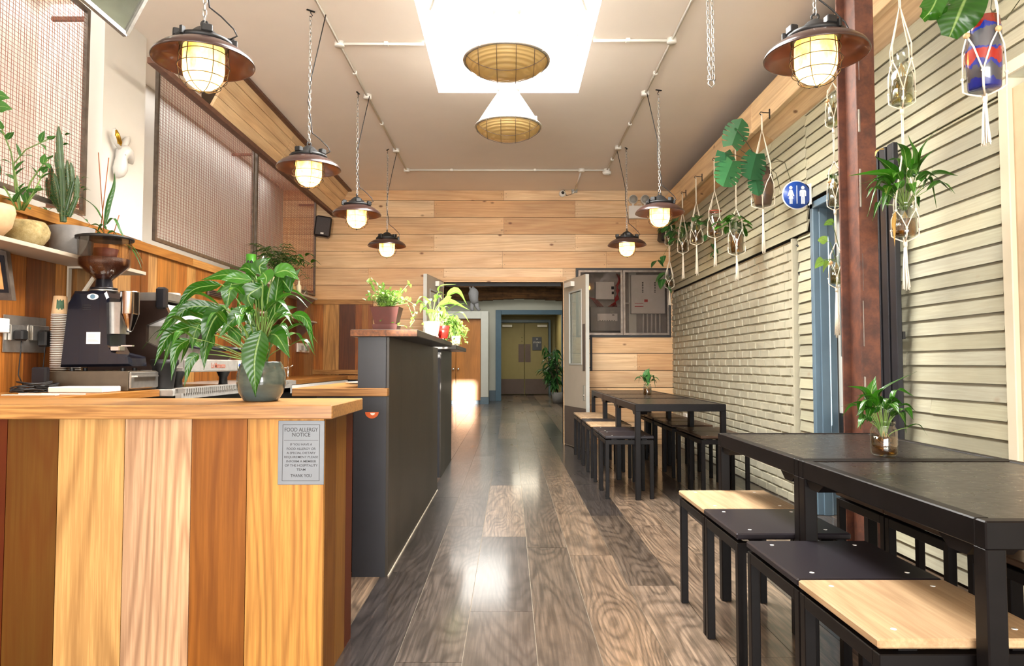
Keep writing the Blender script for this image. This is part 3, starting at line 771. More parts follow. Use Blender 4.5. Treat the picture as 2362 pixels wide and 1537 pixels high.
# ================================================================== SERVICE COUNTER (front)
CY0, CY1, CX = 2.39, 2.82, -.62
t = thing('service_counter', 'wooden service counter with mixed vertical boards and oak top, in the left foreground', 'counter', (-1.5, 2.6, 0))
c = MB()
edges = [-2.62, -2.30, -1.905, -1.875]   # left of picture
pxs = [0, 18, 136, 289, 443, 571, 747]
cols_i = [.85, .15, .25, .35, .45, .55]
bx = [at(p, 980, Y=CY0).x for p in pxs]; bx[0] = -1.9; bx[-1] = CX
for i in range(len(bx)-1):
    c.rnd = cols_i[i]; c.box((bx[i]+.0012, CY0, 0), (bx[i+1]-.0012, CY0+.02, .884))
c.rnd = .05; c.box((-2.2, CY0, 0), (-1.9012, CY0+.02, .884))
c.rnd = .65; c.box((CX-.02, CY0+.0215, 0), (CX, CY0+.17, .884)); c.rnd = .75; c.box((CX-.02, CY0+.172, 0), (CX, CY0+.32, .884)); c.rnd = .85; c.box((CX-.02, CY0+.322, 0), (CX, CY1, .884))
c.rnd = .9; c.box((-2.2, CY1-.02, 0), (CX-.021, CY1, .884))
c.build('board_cladding', M['counter_panel'], t)
c = MB(.2); c.bbox((-2.25, CY0-.035, .884), (-.585, CY1+.02, .93), .003)
c.build('worktop', M['oak_top'], t)
pl = thing('notice_plaque', 'brushed metal food allergy notice on the front of the wooden counter', 'sign', (-.67, CY0, .80))
pa = at(642, 971, Y=CY0-.003); pb = at(747, 1119, Y=CY0-.003)
c = MB(); c.bbox((pa.x, CY0-.003, pb.z), (pb.x, CY0-.0003, pa.z), .002); c.build('plate', M['plaque'] if 'plaque' in M else plain('plaque', '#63666a', .45, .2, .1, 6), pl)
c = MB(); cxp = (pa.x+pb.x)/2; wv = pb.x-pa.x; yy = CY0-.0036
fx0, fx1, fz1, fz0 = at(652, 981, Y=yy), at(738, 981, Y=yy), at(694, 980, Y=yy).z, at(694, 1110, Y=yy).z
for (a, b_, p, q) in ((fx0.x, fx1.x, fz1-.0014, fz1), (fx0.x, fx1.x, fz0, fz0+.0014), (fx0.x, fx0.x+.0014, fz0, fz1), (fx1.x-.0014, fx1.x, fz0, fz1), (fx0.x+.005, fx1.x-.005, at(694, 1016.5, Y=yy).z, at(694, 1016, Y=yy).z)):
    c.box((a, yy, p), (b_, yy+.0005, q))
lines = [('FOOD ALLERGY', 992, .0185, 76), ('NOTICE', 1003.5, .0185, 41), ('IF YOU HAVE A', 1026, .0105, 50), ('FOOD ALLERGY OR', 1036, .0105, 66), ('A SPECIAL DIETARY', 1045.5, .0105, 66),
         ('REQUIREMENT PLEASE', 1055, .0105, 77), ('INFORM A MEMBER', 1065, .0105, 68), ('OF THE HOSPITALITY', 1074.5, .0105, 75), ('TEAM', 1084, .0105, 20), ('THANK YOU', 1098, .014, 48)]
for s_, py, sz, wpx in lines:
    p = at(694.5, py, Y=yy); m0 = MB(); textmesh(m0, s_, sz, (0, 0, 0), (1,0,0), (0,0,1), .0002)
    w0 = max(v[0] for v in m0.v)-min(v[0] for v in m0.v); k = wpx/F*CY0/w0
    textmesh(c, s_, sz, p, (1,0,0), (0,0,1), .0002, sx=k)
c.build('lettering', M['rubber'], pl)

# ================================================================== BLACK BAR
SZ = 1.24
t = thing('bar_counter', 'tall black boarded bar with slab top between the aisle and the kitchen', 'counter', (-.75, 4.8, 0))
c = MB(.1)
c.box((-.79, 3.61, 0), (-.625, 6.05, .925)); c.box((-.77, 3.61, .925), (-.628, 6.05, 1.203)); c.build('body', M['slate_black'], t)
c = MB(); y = 3.612
while y < 6.05:
    y2 = min(y+.41, 6.05); c.rnd = R.random(); c.box((-.6255, y, 0), (-.612, y2-.001, 1.202)); y = y2
c.build('side_boards', M['mdf_black'], t)
c = MB(.5); c.bbox((-.80, 3.57, 1.203), (-.462, 5.66, SZ), .004); c.m = 1; c.box((-.80, 3.566, 1.205), (-.466, 3.5705, SZ-.002))
c.build('slab_top', [M['mdf_black'], M['barkedge']], t)
c = MB(.5); c.bbox((-1.085, 3.55, .905), (-.609, 3.609, .945), .003); c.bbox((-1.085, 3.6095, .905), (-.792, 6.05, .945), .003); c.build('inner_worktop', M['oak_top'], t)
c = MB(.5); c.box((-1.0, 3.7, 0), (-.79, 6.05, .9)); c.build('under_counter', M['black'], t)
c = MB(); c.box((-.6119, 3.612, 0), (-.606, 6.05, .008)); c.build('floor_trim', M['taupe'], t)
op = at(858, 951, Y=3.606)
bo = thing('bottle_opener', 'small orange half round tin bottle opener on the black bar end', 'bottle opener', tuple(op))
pts = [(op.x-.034+.068*0, 3.603, op.z)]+[(op.x-.034*math.cos(PI*i/14), 3.603, op.z-.032*math.sin(PI*i/14)) for i in range(15)]
c = MB(); c.prism(pts[1:], (0, .005, 0)); c.build('orange_tin', plain('orange_tin', '#c85a22', .4, .2), bo)
c = MB(); c.prism([(op.x+.004+.012*math.cos(PI*i/6+PI), 3.6015, op.z-.004+.012*math.sin(PI*i/6+PI)) for i in range(7)], (0, .0015, 0)); c.build('label_patch', M['paper'], bo)
t = thing('bar_counter', 'farther black bar block with grey slab top, behind the gap in the bar', 'counter', (-.75, 7.2, 0))
c = MB(.1); c.box((-.86, 6.72, 0), (-.662, 7.93, 1.2)); c.build('body', M['slate_black'], t)
c = MB()
for i in range(3): c.rnd = R.random(); c.box((-.6618, 6.722+i*.403, 0), (-.649, 6.722+(i+1)*.403-.001, 1.2))
c.build('side_boards', M['mdf_black'], t)
c = MB(.5); c.bbox((-.88, 6.5, 1.2), (-.488, 7.95, SZ), .004); c.build('slab_top', M['mdf_black'], t)

# ================================================================== KITCHEN COUNTER on the left wall
CZ = .92
t = thing('back_counter', 'oak back counter along the reclaimed board wall under the coffee machines', 'counter', (-2.3, 5, 0))
c = MB(.4); c.bbox((XL+.006, 2.87, CZ-.04), (-2.0, 4.08, CZ), .003); c.build('worktop', M['oak_top_y'], t); c = MB(.6); c.bbox((XL+.006, 6.45, CZ-.045), (-1.98, 9.4, CZ), .003); c.bbox((-1.98, 8.7, CZ-.045), (-.9, 9.44, CZ), .003); c.build('worktop', M['oak_top_y'], t)
c = MB(.4); c.bbox((XL+.006, 4.09, CZ-.04), (-1.93, 6.44, CZ-.001), .003); c.build('steel_top', M['light_steel'], t)
c = MB(.4); c.box((XL+.01, 2.87, 0), (-2.05, 9.35, CZ-.046)); c.box((-2.05, 8.75, 0), (-.95, 9.4, CZ-.046)); c.build('carcass', M['black'], t)
c = MB(.4); c.box((-2.0, 6.5, .80), (-1.985, 9.3, .872)); c.build('front_rail', M['paper'], t)
# slatted drain grille along the steel top
g = thing('drain_grille', 'silver ribbed drip grille on the back counter in front of the espresso machine', 'grille', (-1.9, 5, .92))
c = MB()
for i in range(64):
    y = 4.15+i*.03; c.prism([(-1.93, y, .921), (-1.885, y, .921), (-1.885, y, .895), (-1.93, y, .895)], (0, .014, 0))
c.box((-1.93, 4.12, .921), (-1.885, 6.2, .928)); c.box((-1.93, 4.12, .862), (-1.895, 6.2, .895)); c.build('ribs', M['light_steel'], g)

# --- knock-out drawer box under the grinder
t = thing('knock_box', 'grey steel base drawer under the black coffee grinder', 'box', (-2.27, 3.97, CZ))
a = at(105, 903, Y=3.82).x; b_ = at(295, 903, Y=3.82).x
c = MB(); c.bbox((a, 3.82, CZ+.001), (b_, 4.13, 1.028), .003); c.build('case', plain('taupe_steel', '#5f5446', .45, .5, .1, 20), t)
c = MB(); c.bbox((b_, 3.825, CZ+.012), (b_+.012, 4.125, 1.022)); c.build('drawer_front', M['brushed'], t)
c = MB(); c.box((b_+.012, 3.86, .995), (b_+.03, 4.09, 1.003)); c.build('handle', M['brushed'], t)
# small white box lying on the counter
t = thing('tablet_box', 'flat white box lying on the oak counter before the grey drawer', 'box', (-2.05, 3.4, CZ))
p = at(207, 903, Z=CZ+.0); c = MB(); q1, q2 = at(144, 900, Y=3.72), at(267, 900, Y=3.72)
c.bbox((q1.x, 3.60, CZ+.001), (q2.x, 3.77, CZ+.030), .004); c.build('box_body', M['paper'], t)

# --- coffee grinder
GX, GY, GZ = -2.285, 3.95, 1.028
t = thing('coffee_grinder', 'black coffee grinder with clear bean hopper on the steel drawer', 'coffee grinder', (GX, GY, GZ))
k = GY/F
def gx(px): return (px-1176)*k
def gz(py): return H+(840-py)*k+.002
c = MB()
# body: tapered side profile, extruded in Y with chamfer
prof = [(162, 848), (176, 700), (190, 676), (262, 676), (268, 690), (272, 800), (282, 818), (322, 828), (325, 846)]
P2 = [(gx(x), gz(y)) for x, y in prof]
cx_ = sum(p[0] for p in P2)/len(P2); cz_ = sum(p[1] for p in P2)/len(P2)
hw = .095; lay = [(-hw, .93), (-hw+.02, 1), (hw-.02, 1), (hw, .93)]
vs = []
for yo, sc_ in lay:
    for x, z in P2: vs.append((cx_+(x-cx_)*sc_, GY+yo, max(cz_+(z-cz_)*sc_, GZ+.012)))
n_ = len(P2); fs = [tuple(range(n_)), tuple(reversed(range(3*n_, 4*n_)))]
for l in range(3):
    for i in range(n_): j = (i+1) % n_; fs.append((l*n_+i, l*n_+n_+i, l*n_+n_+j, l*n_+j))
c.add(vs, fs); c.build('body', M['grinder_black'], t)
for sx in (gx(185), gx(300)):
    for sy in (-.06, .06):
        c = MB(); c.cyl((sx, GY+sy, GZ), .012, .016, 12); c.build('foot', M['rubber'], t)
c = MB(); hx = gx(238)
c.lathe([(.062, 0), (.062, .018), (.068, .02), (.068, .028), (.045, .03), (.04, .075)], (hx, GY, gz(677)), 28); c.build('collar', M['black'], t)
c = MB(); c.shell([(.066, 0), (.066, .006)], (hx, GY, gz(674))); c.torus((hx, GY, gz(672)), .068, .004); c.build('adjustment_ring', M['brushed'], t)
zc = gz(650); zt = gz(553)
hp = [(.034, zc), (.048, zc+.012), (.128, zc+.085), (.136, zt), (.14, zt+.003)]
c = MB(); c.shell([(r, z) for r, z in hp], (hx, GY, 0), 40); ho = c.build('hopper', M['hopper'], t)
c = MB(); c.lathe([(.03, zc+.004), (.044, zc+.016), (.122, zc+.086), (.126, zc+.125), (.08, zc+.131), (0, zc+.128)], (hx, GY, 0), 40); c.build('coffee_beans', M['beans'], ho)['kind'] = 'stuff'
c = MB(); c.lathe([(.146, zt-.002), (.147, zt+.010), (.135, zt+.014), (0, zt+.016)], (hx, GY, 0), 40); c.build('hopper_lid', M['rubber'], t)
# doser
dx = gx(303)
c = MB(); c.lathe([(.012, gz(768)), (.018, gz(764)), (.047, gz(728)), (.049, gz(726)), (.049, gz(677)), (.051, gz(675)), (0, gz(675))], (dx, GY-.02, 0), 32); c.build('doser', M['chrome'], t)
c = MB(); c.box((gx(268), GY-.06, gz(772)), (gx(290), GY+.04, gz(700))); c.build('mount_plate', M['brushed'], t)
c = MB(); c.cyl((gx(270), GY-.03, gz(806)), .009, .03, 12, 'x'); c.bbox((gx(276), GY-.09, gz(812)), (gx(297), GY-.03, gz(800))); c.box((gx(296), GY-.07, gz(801)), (gx(321), GY-.045, gz(798))); c.build('portafilter_fork', M['chrome'], t)
yf = GY-hw-.0015
c = MB(); vs = [(gx(236)+.031*math.cos(a_), yf, gz(689)+.0165*math.sin(a_)) for a_ in [2*PI*i/20 for i in range(20)]]; c.prism(vs, (0, .003, 0)); bd = c.build('badge', M['paper'], t)
c = MB(); c.prism([(gx(236)+.014*math.cos(a_), yf-.0006, gz(689)+.013*math.sin(a_)) for a_ in [2*PI*i/16 for i in range(16)]], (0, .0008, 0)); c.build('badge_mark', M['blue_frame'], bd)
c = MB(); c.box((gx(224), yf-.0005, gz(796)), (gx(255), yf+.003, gz(769))); s_ = c.build('rating_label', M['paper'], t)
c = MB()
for i in range(6): c.box((gx(227), yf-.001, gz(776+i*3)), (gx(227+R.randint(14, 25)), yf-.0004, gz(775.2+i*3)))
c.build('print', M['grey_plastic'], s_)
c = MB()
for i in range(3): c.box((gx(214), yf-.0005, gz(709+i*5)), (gx(232), yf+.004, gz(707.4+i*5)))
c.build('vents', M['rubber'], t)

# --- paper cups
def cup_tower(px, y, n, lab, topcup=True, z0=GZ):
    x = (px-1176)/F*y
    for i in range(n):
        z = z0+i*.0098
        lt = 'topmost inverted printed cup on the tower' if False else lab
        o = bpy.data.objects.get('CUPSRC')
        if not hasattr(cup_tower, 'src'):
            cc = MB(); cc.shell([(.0365, .005), (.0425, .0052), (.0425, .0085), (.0365, .0088)], (0, 0, 0), 20); cc.m = 1; cc.lathe([(.036, 0), (.036, .0094)], (0, 0, 0), 20)
            o = cc.build('paper_cup', [M['cupwhite'], M['cup_shade']], None); cup_tower.src = o
        else: o = cup_tower.src.copy(); COL.objects.link(o)
        o.location = (x, y, z); tag(o, lab, 'cup', 'stacked paper cups beside the coffee grinder')
    if topcup:
        z = z0+n*.0098
        o = thing('paper_cup', 'kraft paper cup with green print standing upside down atop the cup tower', 'cup', (x, y, z))
        cc = MB(); cc.lathe([(.041, 0), (.042, .003), (.033, .098), (.031, .1), (0, .099)], (x, y, z), 28); cc.build('cup_body', M['cup'], o)
        cc = MB(); vs = []
        for i in range(9):
            a_ = -PI/2+.1+i*.12
            for zz in (.025, .075): vs.append((x+(.0425-(zz)*.085)*math.cos(a_), y+(.0425-zz*.085)*math.sin(a_), z+zz+.006*math.sin(i*2)))
        cc.add(vs, [(2*i, 2*i+2, 2*i+3, 2*i+1) for i in range(8)]); cc.build('print', M['green_print'], o)
cup_tower(138, 3.93, 32, 'white rimmed paper cup nested in the tall front tower beside the grinder')
cup_tower(170, 4.05, 29, 'white rimmed paper cup nested in the rear tower half hidden by the grinder', False)

# --- espresso machine
t = thing('espresso_machine', 'large silver and black espresso machine on the back counter behind the peace lily', 'espresso machine', (-2.3, 4.9, CZ))
y0, y1 = 4.30, 5.22; BR = plain('dark_bronze_panel', '#3a2c26', .35, .5, .2, 5)
def slabprof(mb, prof, ya, yb): mb.prism([(x, ya, z) for x, z in prof], (0, yb-ya, 0))
c = MB(); slabprof(c, [(-2.55, 1.03), (-2.12, 1.03), (-2.03, 1.12), (-2.20, 1.20), (-2.20, 1.30), (-2.06, 1.36), (-2.10, 1.45), (-2.55, 1.45)], y0, y0+.035); c.build('side_panel', BR, t); c = MB(); slabprof(c, [(-2.55, 1.03), (-2.12, 1.03), (-2.03, 1.12), (-2.20, 1.20), (-2.20, 1.30), (-2.06, 1.36), (-2.10, 1.45), (-2.55, 1.45)], y1-.035, y1)
c.build('side_panel', BR, t)
c = MB(); c.box((-2.54, y0+.036, 1.04), (-2.24, y1-.036, 1.40)); c.build('back_body', M['light_steel'], t)
c = MB(); c.bbox((-2.24, y0+.04, 1.30), (-2.08, y1-.04, 1.43), .02); c.build('front_hood', M['bowl_enamel'], t)
c = MB(); c.bbox((-2.24, y0+.02, 1.022), (-1.98, y1-.02, 1.045), .004); c.bbox((-1.985, y0+.02, 1.015), (-1.955, y1-.0, 1.095), .008); c.build('drip_tray', M['light_steel'], t)
c = MB(); c.box((-2.545, y0, 1.45), (-2.10, y1, 1.457))
for xx in (-2.545, -2.10): c.box((xx, y0, 1.457), (xx+.012, y1, 1.50))
c.box((-2.545, y0, 1.457), (-2.10, y0+.012, 1.50)); c.box((-2.545, y1-.012, 1.457), (-2.10, y1, 1.50)); c.build('cup_rail', M['brushed'], t)
c = MB(); c.bbox((-2.14, y0-.02, 1.40), (-2.08, y0+.03, 1.53), .01); c.build('corner_cap', M['black'], t)
for i in range(3):
    yg = y0+.2+i*.27
    c = MB(); c.lathe([(.035, 1.19), (.038, 1.2), (.038, 1.27), (.05, 1.28), (.05, 1.30)], (-2.13, yg, 0), 20); c.build('group_head', M['chrome'], t)
    c = MB(); c.tube([(-2.10, yg, 1.185), (-2.02, yg, 1.18), (-1.90, yg, 1.165)], [.011, .014, .017], 10); c.build('portafilter_handle', M['black'], t)
for yy in (y0+.10, y1-.12):
    for xx in (-2.45, -2.05):
        c = MB(); c.lathe([(.032, 0), (.03, .01), (.028, .05), (.05, .098), (.052, .1)], (xx, yy, CZ+.001), 18); c.build('foot', M['rubber'], t)
c = MB()
o_ = (-1.9535, 4.78, 1.055)
textmesh(c, 'La Marzocco', .05, o_, (0, 1, 0), (0, 0, 1), .0006, spacing=.9)
c.build('lettering', plain('red_enamel', '#b46a55', .4), t)
c = MB(); c.prism([(-1.951, y1-.08+.034*math.cos(a_), 1.055+.034*math.sin(a_)) for a_ in [2*PI*i/24 for i in range(24)]], (.002, 0, 0)); bd = c.build('badge', M['cream_pot'], t)
c = MB(); c.prism([(-1.9488, y1-.08+.022*math.cos(a_), 1.055+.014*math.sin(a_)) for a_ in [2*PI*i/24 for i in range(24)]], (.001, 0, 0)); c.build('badge_mark', plain('blue_enamel', '#274f9e', .3), bd)
# plates and cups on the machine
px_ = (391-1176)/F*4.5
for i in range(6):
    c = MB(); c.lathe([(.03, 0), (.06, .004), (.062, .008), (.03, .004), (0, .003)], (px_, 4.5, 1.46+i*.009), 28); o = c.build('saucer', M['porcelain'])
    tag(o, 'white saucer in the small pile on top of the espresso machine', 'saucer', 'saucers on the espresso machine')
for i, (xx, yy) in enumerate(((-2.2, 4.72), (-2.22, 4.86), (-2.19, 5.0), (-2.2, 5.14), (-2.36, 4.8), (-2.36, 4.95), (-2.36, 5.1))):
    c = MB(); c.lathe([(.036, 0), (.038, .004), (.026, .05), (.02, .058), (0, .057)], (xx, yy, 1.458), 20); o = c.build('coffee_cup', M['porcelain'])
    tag(o, 'white cup upside down among the cups on the espresso machine', 'cup', 'cups on the espresso machine')

# milk jug / black tamping bin near the machine
t = thing('knock_bin', 'black cylindrical bin standing at the near end of the espresso machine', 'bin', (-2.02, 4.2, CZ))
c = MB(); c.lathe([(.05, 0), (.052, .01), (.066, .13), (.078, .145), (.078, .17), (.07, .172), (.068, .15), (0, .1)], (-2.03, 4.19, CZ+.001), 28); c.build('shell', M['rubber'], t)

# --- sink tap
t = thing('mixer_tap', 'chrome spray mixer tap rising from the back counter', 'tap', (-2.2, 7.0, CZ))
tp = [at(p, q, Y=7.0) for p, q in ((664, 868), (664, 850), (665, 800), (664, 778), (658, 766), (650, 764))]
c = MB(); c.tube([tp[0]-Vector((0,0,.02)), tp[0], tp[1]], .012, 10); c.tube(tp[1:], .007, 10); c.build('spout', M['chrome'], t)
c = MB(); c.tube([tp[1], tp[1]+Vector((.05, 0, .03))], .006, 8); c.tube([tp[1], tp[1]+Vector((-.06, 0, .01)), tp[1]+Vector((-.07, 0, -.03))], .006, 8); c.build('lever', M['chrome'], t)

# --- shelves
def shelf(z, ya, yb, label, brk, xf=-2.37):
    t = thing('wall_shelf', label, 'shelf', (XL+.01, (ya+yb)/2, z-.022))
    c = MB(.5); c.bbox((XL+.008, ya, z-.022), (xf, yb, z), .002); c.build('board', M['oak_top_y'] if xf > -2.36 else M['taupe'], t)
    for yk in brk:
        c = MB(); c.box((XL+.006, yk-.015, z-.34), (XL+.016, yk+.015, z-.0225)); c.box((XL+.016, yk-.015, z-.034), (xf-.03, yk+.015, z-.0225))
        c.tube([(XL+.016, yk, z-.30), (xf-.06, yk, z-.035)], .012, 4); c.build('bracket', M['taupe'], t)
    return t
shelf(1.665, 2.2, 4.62, 'pale plant shelf on the board wall under the nearest mesh screen', (3.0, 4.2))
def shelf2(z, label, ya, yb):
    t = thing('wall_shelf', label, 'shelf', (XL+.01, (ya+yb)/2, z-.02))
    c = MB(.5); c.bbox((XL+.008, ya, z-.02), (-2.365, yb, z), .002); c.build('board', M['taupe'], t)
    for yk in (7.45, yb-.02):
        c = MB(); c.prism([(XL+.01, yk, z-.021), (-2.39, yk, z-.021), (XL+.01, yk, z-.24)], (0, .006, 0)); c.build('bracket', M['brown_steel'], t)
shelf2(1.87, 'upper far wall shelf carrying the fern and bottles', 6.7, 8.72)
shelf2(1.583, 'lower far wall shelf above the twin sockets', 7.0, 8.72)
for i, (y, h, r, m, l) in enumerate(((8.45, .12, .035, M['glass'], 'small clear bottle at the far end of the upper shelf'), (8.2, .16, .028, M['cream_pot'], 'slim cream bottle on the upper far shelf'), (8.0, .10, .03, M['root'], 'amber jar on the upper far shelf'))):
    c = MB(); c.lathe([(r, 0), (r, h*.6), (r*.45, h*.75), (r*.45, h), (0, h)], (-2.44, y, 1.8705), 18); o = c.build('bottle', m); tag(o, l, 'bottle')
t = thing('tea_tin', 'bright green tin with black pattern standing before the mesh screens', 'tin', (-2.46, 6.6, 1.93))
tp_ = at(569, 578, Y=6.9); tb_ = at(592, 640, Y=6.9)
c = MB(); c.lathe([(.047, 0), (.048, .26), (.044, .264), (0, .262)], (tp_.x+.045, 6.9, 1.8705), 26); c.build('can', plain('lime_tin', '#4e9a2a', .35), t)
c = MB()
for i in range(5):
    a_ = -PI/2-.5+i*.3; c.ico((tp_.x+.045+.0465*math.cos(a_), 6.9+.0465*math.sin(a_), 1.96+.045*((i*2) % 4)), .022, 6, sx=.6, sy=.6)
c.build('pattern', M['rubber'], t)
t = thing('glass_jug', 'clear glass jar beside the green tin', 'jar', (-2.42, 7.0, 1.87))
c = MB(); c.shell([(.04, .002), (.045, .01), (.042, .2), (.047, .25)], (tp_.x+.15, 6.95, 1.87), 24); c.build('glass', M['glass'], t)

# --- sockets, plugs, cables, screen on the board wall
XW = XL+.008
def wp(px, py): return at(px, py, X=XW)
t = thing('backsplash_plate', 'brushed steel plate behind the plug sockets on the board wall', 'plate', tuple(wp(60, 770)))
a, b_ = wp(6, 812), wp(106, 735); c = MB(); c.box((XW-.002, a.y, a.z), (XW+.001, b_.y, at(106, 735, X=XW).z)); c.build('sheet', M['brushed'], t)
def socket(p0, p1, q0, q1, label, mat, plug=None):
    a, b_ = wp(p0, q1), wp(p1, q0); a2 = wp(p0, q0)
    t = thing('wall_socket', label, 'socket', (XW, (a.y+b_.y)/2, (a.z+b_.z)/2))
    c = MB(); c.bbox((XW+.001, a.y, a.z), (XW+.02, b_.y, a2.z), .004); c.build('plate', mat, t)
    c = MB(); w_ = b_.y-a.y; h_ = a2.z-a.z
    for (u, v) in ((.72, .62), (.62, .35), (.84, .35)): c.box((XW+.02, a.y+w_*u-.006, a.z+h_*v-.007), (XW+.022, a.y+w_*u+.006, a.z+h_*v+.007))
    c.build('pin_holes', M['paper'], t)
    if plug:
        u, s_ = plug; c = MB(); c.bbox((XW+.02, a.y+w_*(u-.2), a.z+h_*(.02-s_)), (XW+.07, a.y+w_*(u+.22), a.z+h_*.68), .008); o = c.build('power_plug', M['rubber'], None); tag(o, f'black power plug in the {label.split()[0]} metal socket', 'plug')
        k = MB(); yb_ = a.y+w_*u; zb_ = a.z; k.tube([(XW+.05, yb_, zb_+.0), (XW+.04, yb_+.01, zb_-.06), (XW+.03, yb_+.012, zb_-.18), (XW+.06, yb_+.03, CZ+.005)], .003, 6); k.build('cord', M['rubber'], o)
    return t
socket(16, 55, 748, 786, 'left metal double socket with one black plug', M['galv'], (.3, 0))
socket(66, 107, 750, 786, 'right metal double socket with a bulky black plug', M['galv'], (.45, .4))
socket(-14, 15, 733, 767, 'white plastic double switch plate at the left edge', M['white_plastic'])
a, b_ = at(684, 812, X=XW), at(705, 790, X=XW)
t = thing('wall_socket', 'twin white sockets on the far boards below the shelves', 'socket', tuple(a)); c = MB()
c.box((XW, a.y, a.z), (XW+.015, a.y+.5, a.z+.11)); c.build('plate', M['white_plastic'], t)
c = MB(); c.box((XW+.015, a.y+.06, a.z+.02), (XW+.04, a.y+.16, a.z+.08)); c.box((XW+.015, a.y+.3, a.z+.02), (XW+.04, a.y+.4, a.z+.08)); c.build('plug', M['grey_plastic'], t)
t = thing('magnetic_rail', 'dark slotted rail fixed to the boards above the espresso machine', 'rail', tuple(at(495, 677, X=XW)))
a, b_ = at(476, 681, X=XW), at(512, 681, X=XW); c = MB(); c.bbox((XW, a.y, a.z), (XW+.02, b_.y, a.z+.055)); c.build('bar', M['brownplate'], t)
c = MB()
for i in range(3): c.box((XW+.02, a.y+.02, a.z+.01+i*.015), (XW+.024, b_.y-.02, a.z+.016+i*.015))
c.build('slots', M['rubber'], t)
t = thing('till_screen', 'tilted till screen cut by the left picture edge', 'screen', (-2.5, 3.4, 1.4))
q = [at(-60, 560, Y=3.55), at(14, 580, Y=3.55), at(28, 693, Y=3.55), at(-60, 690, Y=3.55)]
c = MB(); c.prism(q, (0, .03, 0)); c.build('bezel', M['grey_steel'], t)
q2 = [at(-60, 574, Y=3.548), at(9, 590, Y=3.548), at(20, 676, Y=3.548), at(-60, 674, Y=3.548)]
c = MB(); c.prism(q2, (0, -.003, 0)); c.build('inner_frame', M['black'], t)
q2 = [at(-60, 600, Y=3.544), at(1, 605, Y=3.544), at(9, 668, Y=3.544), at(-60, 664, Y=3.544)]
c = MB(); c.prism(q2, (0, -.003, 0)); c.build('display', M['screen'], t)
# tangle of cables and the card machine in its shade
t = thing('cable_tangle', 'dark tangle of cables on the counter at the left edge', 'cables', (-2.45, 3.6, CZ))
c = MB()
for i in range(9):
    cx0, cy0, rr_, ph_ = -2.48+R.random()*.12, 3.5+R.random()*.22, .05+R.random()*.06, R.random()*6
    c.tube([Vector((cx0+rr_*math.cos(ph_+k*.5)*.7, cy0+rr_*math.sin(ph_+k*.5), CZ+.005+.012*(i%5)+.006*math.sin(k*.9+i))) for k in range(18)], .0035, 6)
c.build('cables', M['rubber'], t)
t = thing('card_terminal', 'black card terminal leaning among the cables on the counter', 'card terminal', (-2.42, 3.75, CZ))
c = MB(); c.bbox((-2.5, 3.72, CZ+.001), (-2.42, 3.76, CZ+.13), .008); c.build('shell', M['black'], t)
t = thing('paper_straws', 'white paper strips lying on the counter at the left edge', 'paper', (-2.2, 3.3, CZ))
c = MB(); c.tube([(-2.35, 3.42, CZ+.004), (-2.2, 3.36, CZ+.006), (-2.02, 3.4, CZ+.003)], .004, 4); c.box((-2.35, 3.3, CZ+.001), (-2.1, 3.33, CZ+.004)); c.build('strips', M['paper'], t)
t = thing('side_plate', 'white plate on the inner bar worktop against the black block', 'plate', (-.86, 4.6, .945))
pp = at(822, 882, Z=.95); c = MB(); c.lathe([(.05, 0), (.1, .006), (.105, .012), (.05, .005), (0, .004)], (-.90, 4.35, .9455), 30); c.build('dish', M['porcelain'], t)
# switch cabinet: black slatted radiator by the column
t = thing('slatted_radiator', 'dark vertical slatted radiator on the clapboards behind the rusty column', 'radiator', (2.13, 4.03, .3))
for i in range(5):
    y = 3.80+i*.083; c = MB(); c.bbox((2.075, y, .30), (2.105, y+.062, 2.27), .004); c.build('slat', M['slate_black'], t)
c = MB(); c.box((2.105, 3.80, .4), (2.14, 4.2, .46)); c.box((2.105, 3.80, 2.08), (2.14, 4.2, 2.14)); c.box((2.105,3.80,1.2),(2.12,4.2,1.24)); c.build('cross_rail', M['rubber'], t)
# rusty column
t = thing('steel_column', 'rusty steel column standing behind the near tables', 'column', (1.70, 3.44, 0)); 
c = MB(); c.bbox((1.655, 3.34, 0), (1.745, 3.353, ZC-.001), .002); c.bbox((1.655, 3.527, 0), (1.745, 3.54, ZC-.001), .002); c.box((1.693, 3.353, 0), (1.704, 3.527, ZC-.001)); c.build('shaft', M['rust'], t)
c = MB(); r2 = random.Random(3); z = .2
while z < ZC-.1:
    h = .05+r2.random()*.2; c.bbox((1.660+r2.random()*.01, 3.336, z), (1.664+r2.random()*.008, 3.36, z+h), .002); z += h+r2.random()*.3
c.build('flaking_paint', M['galv'], t)
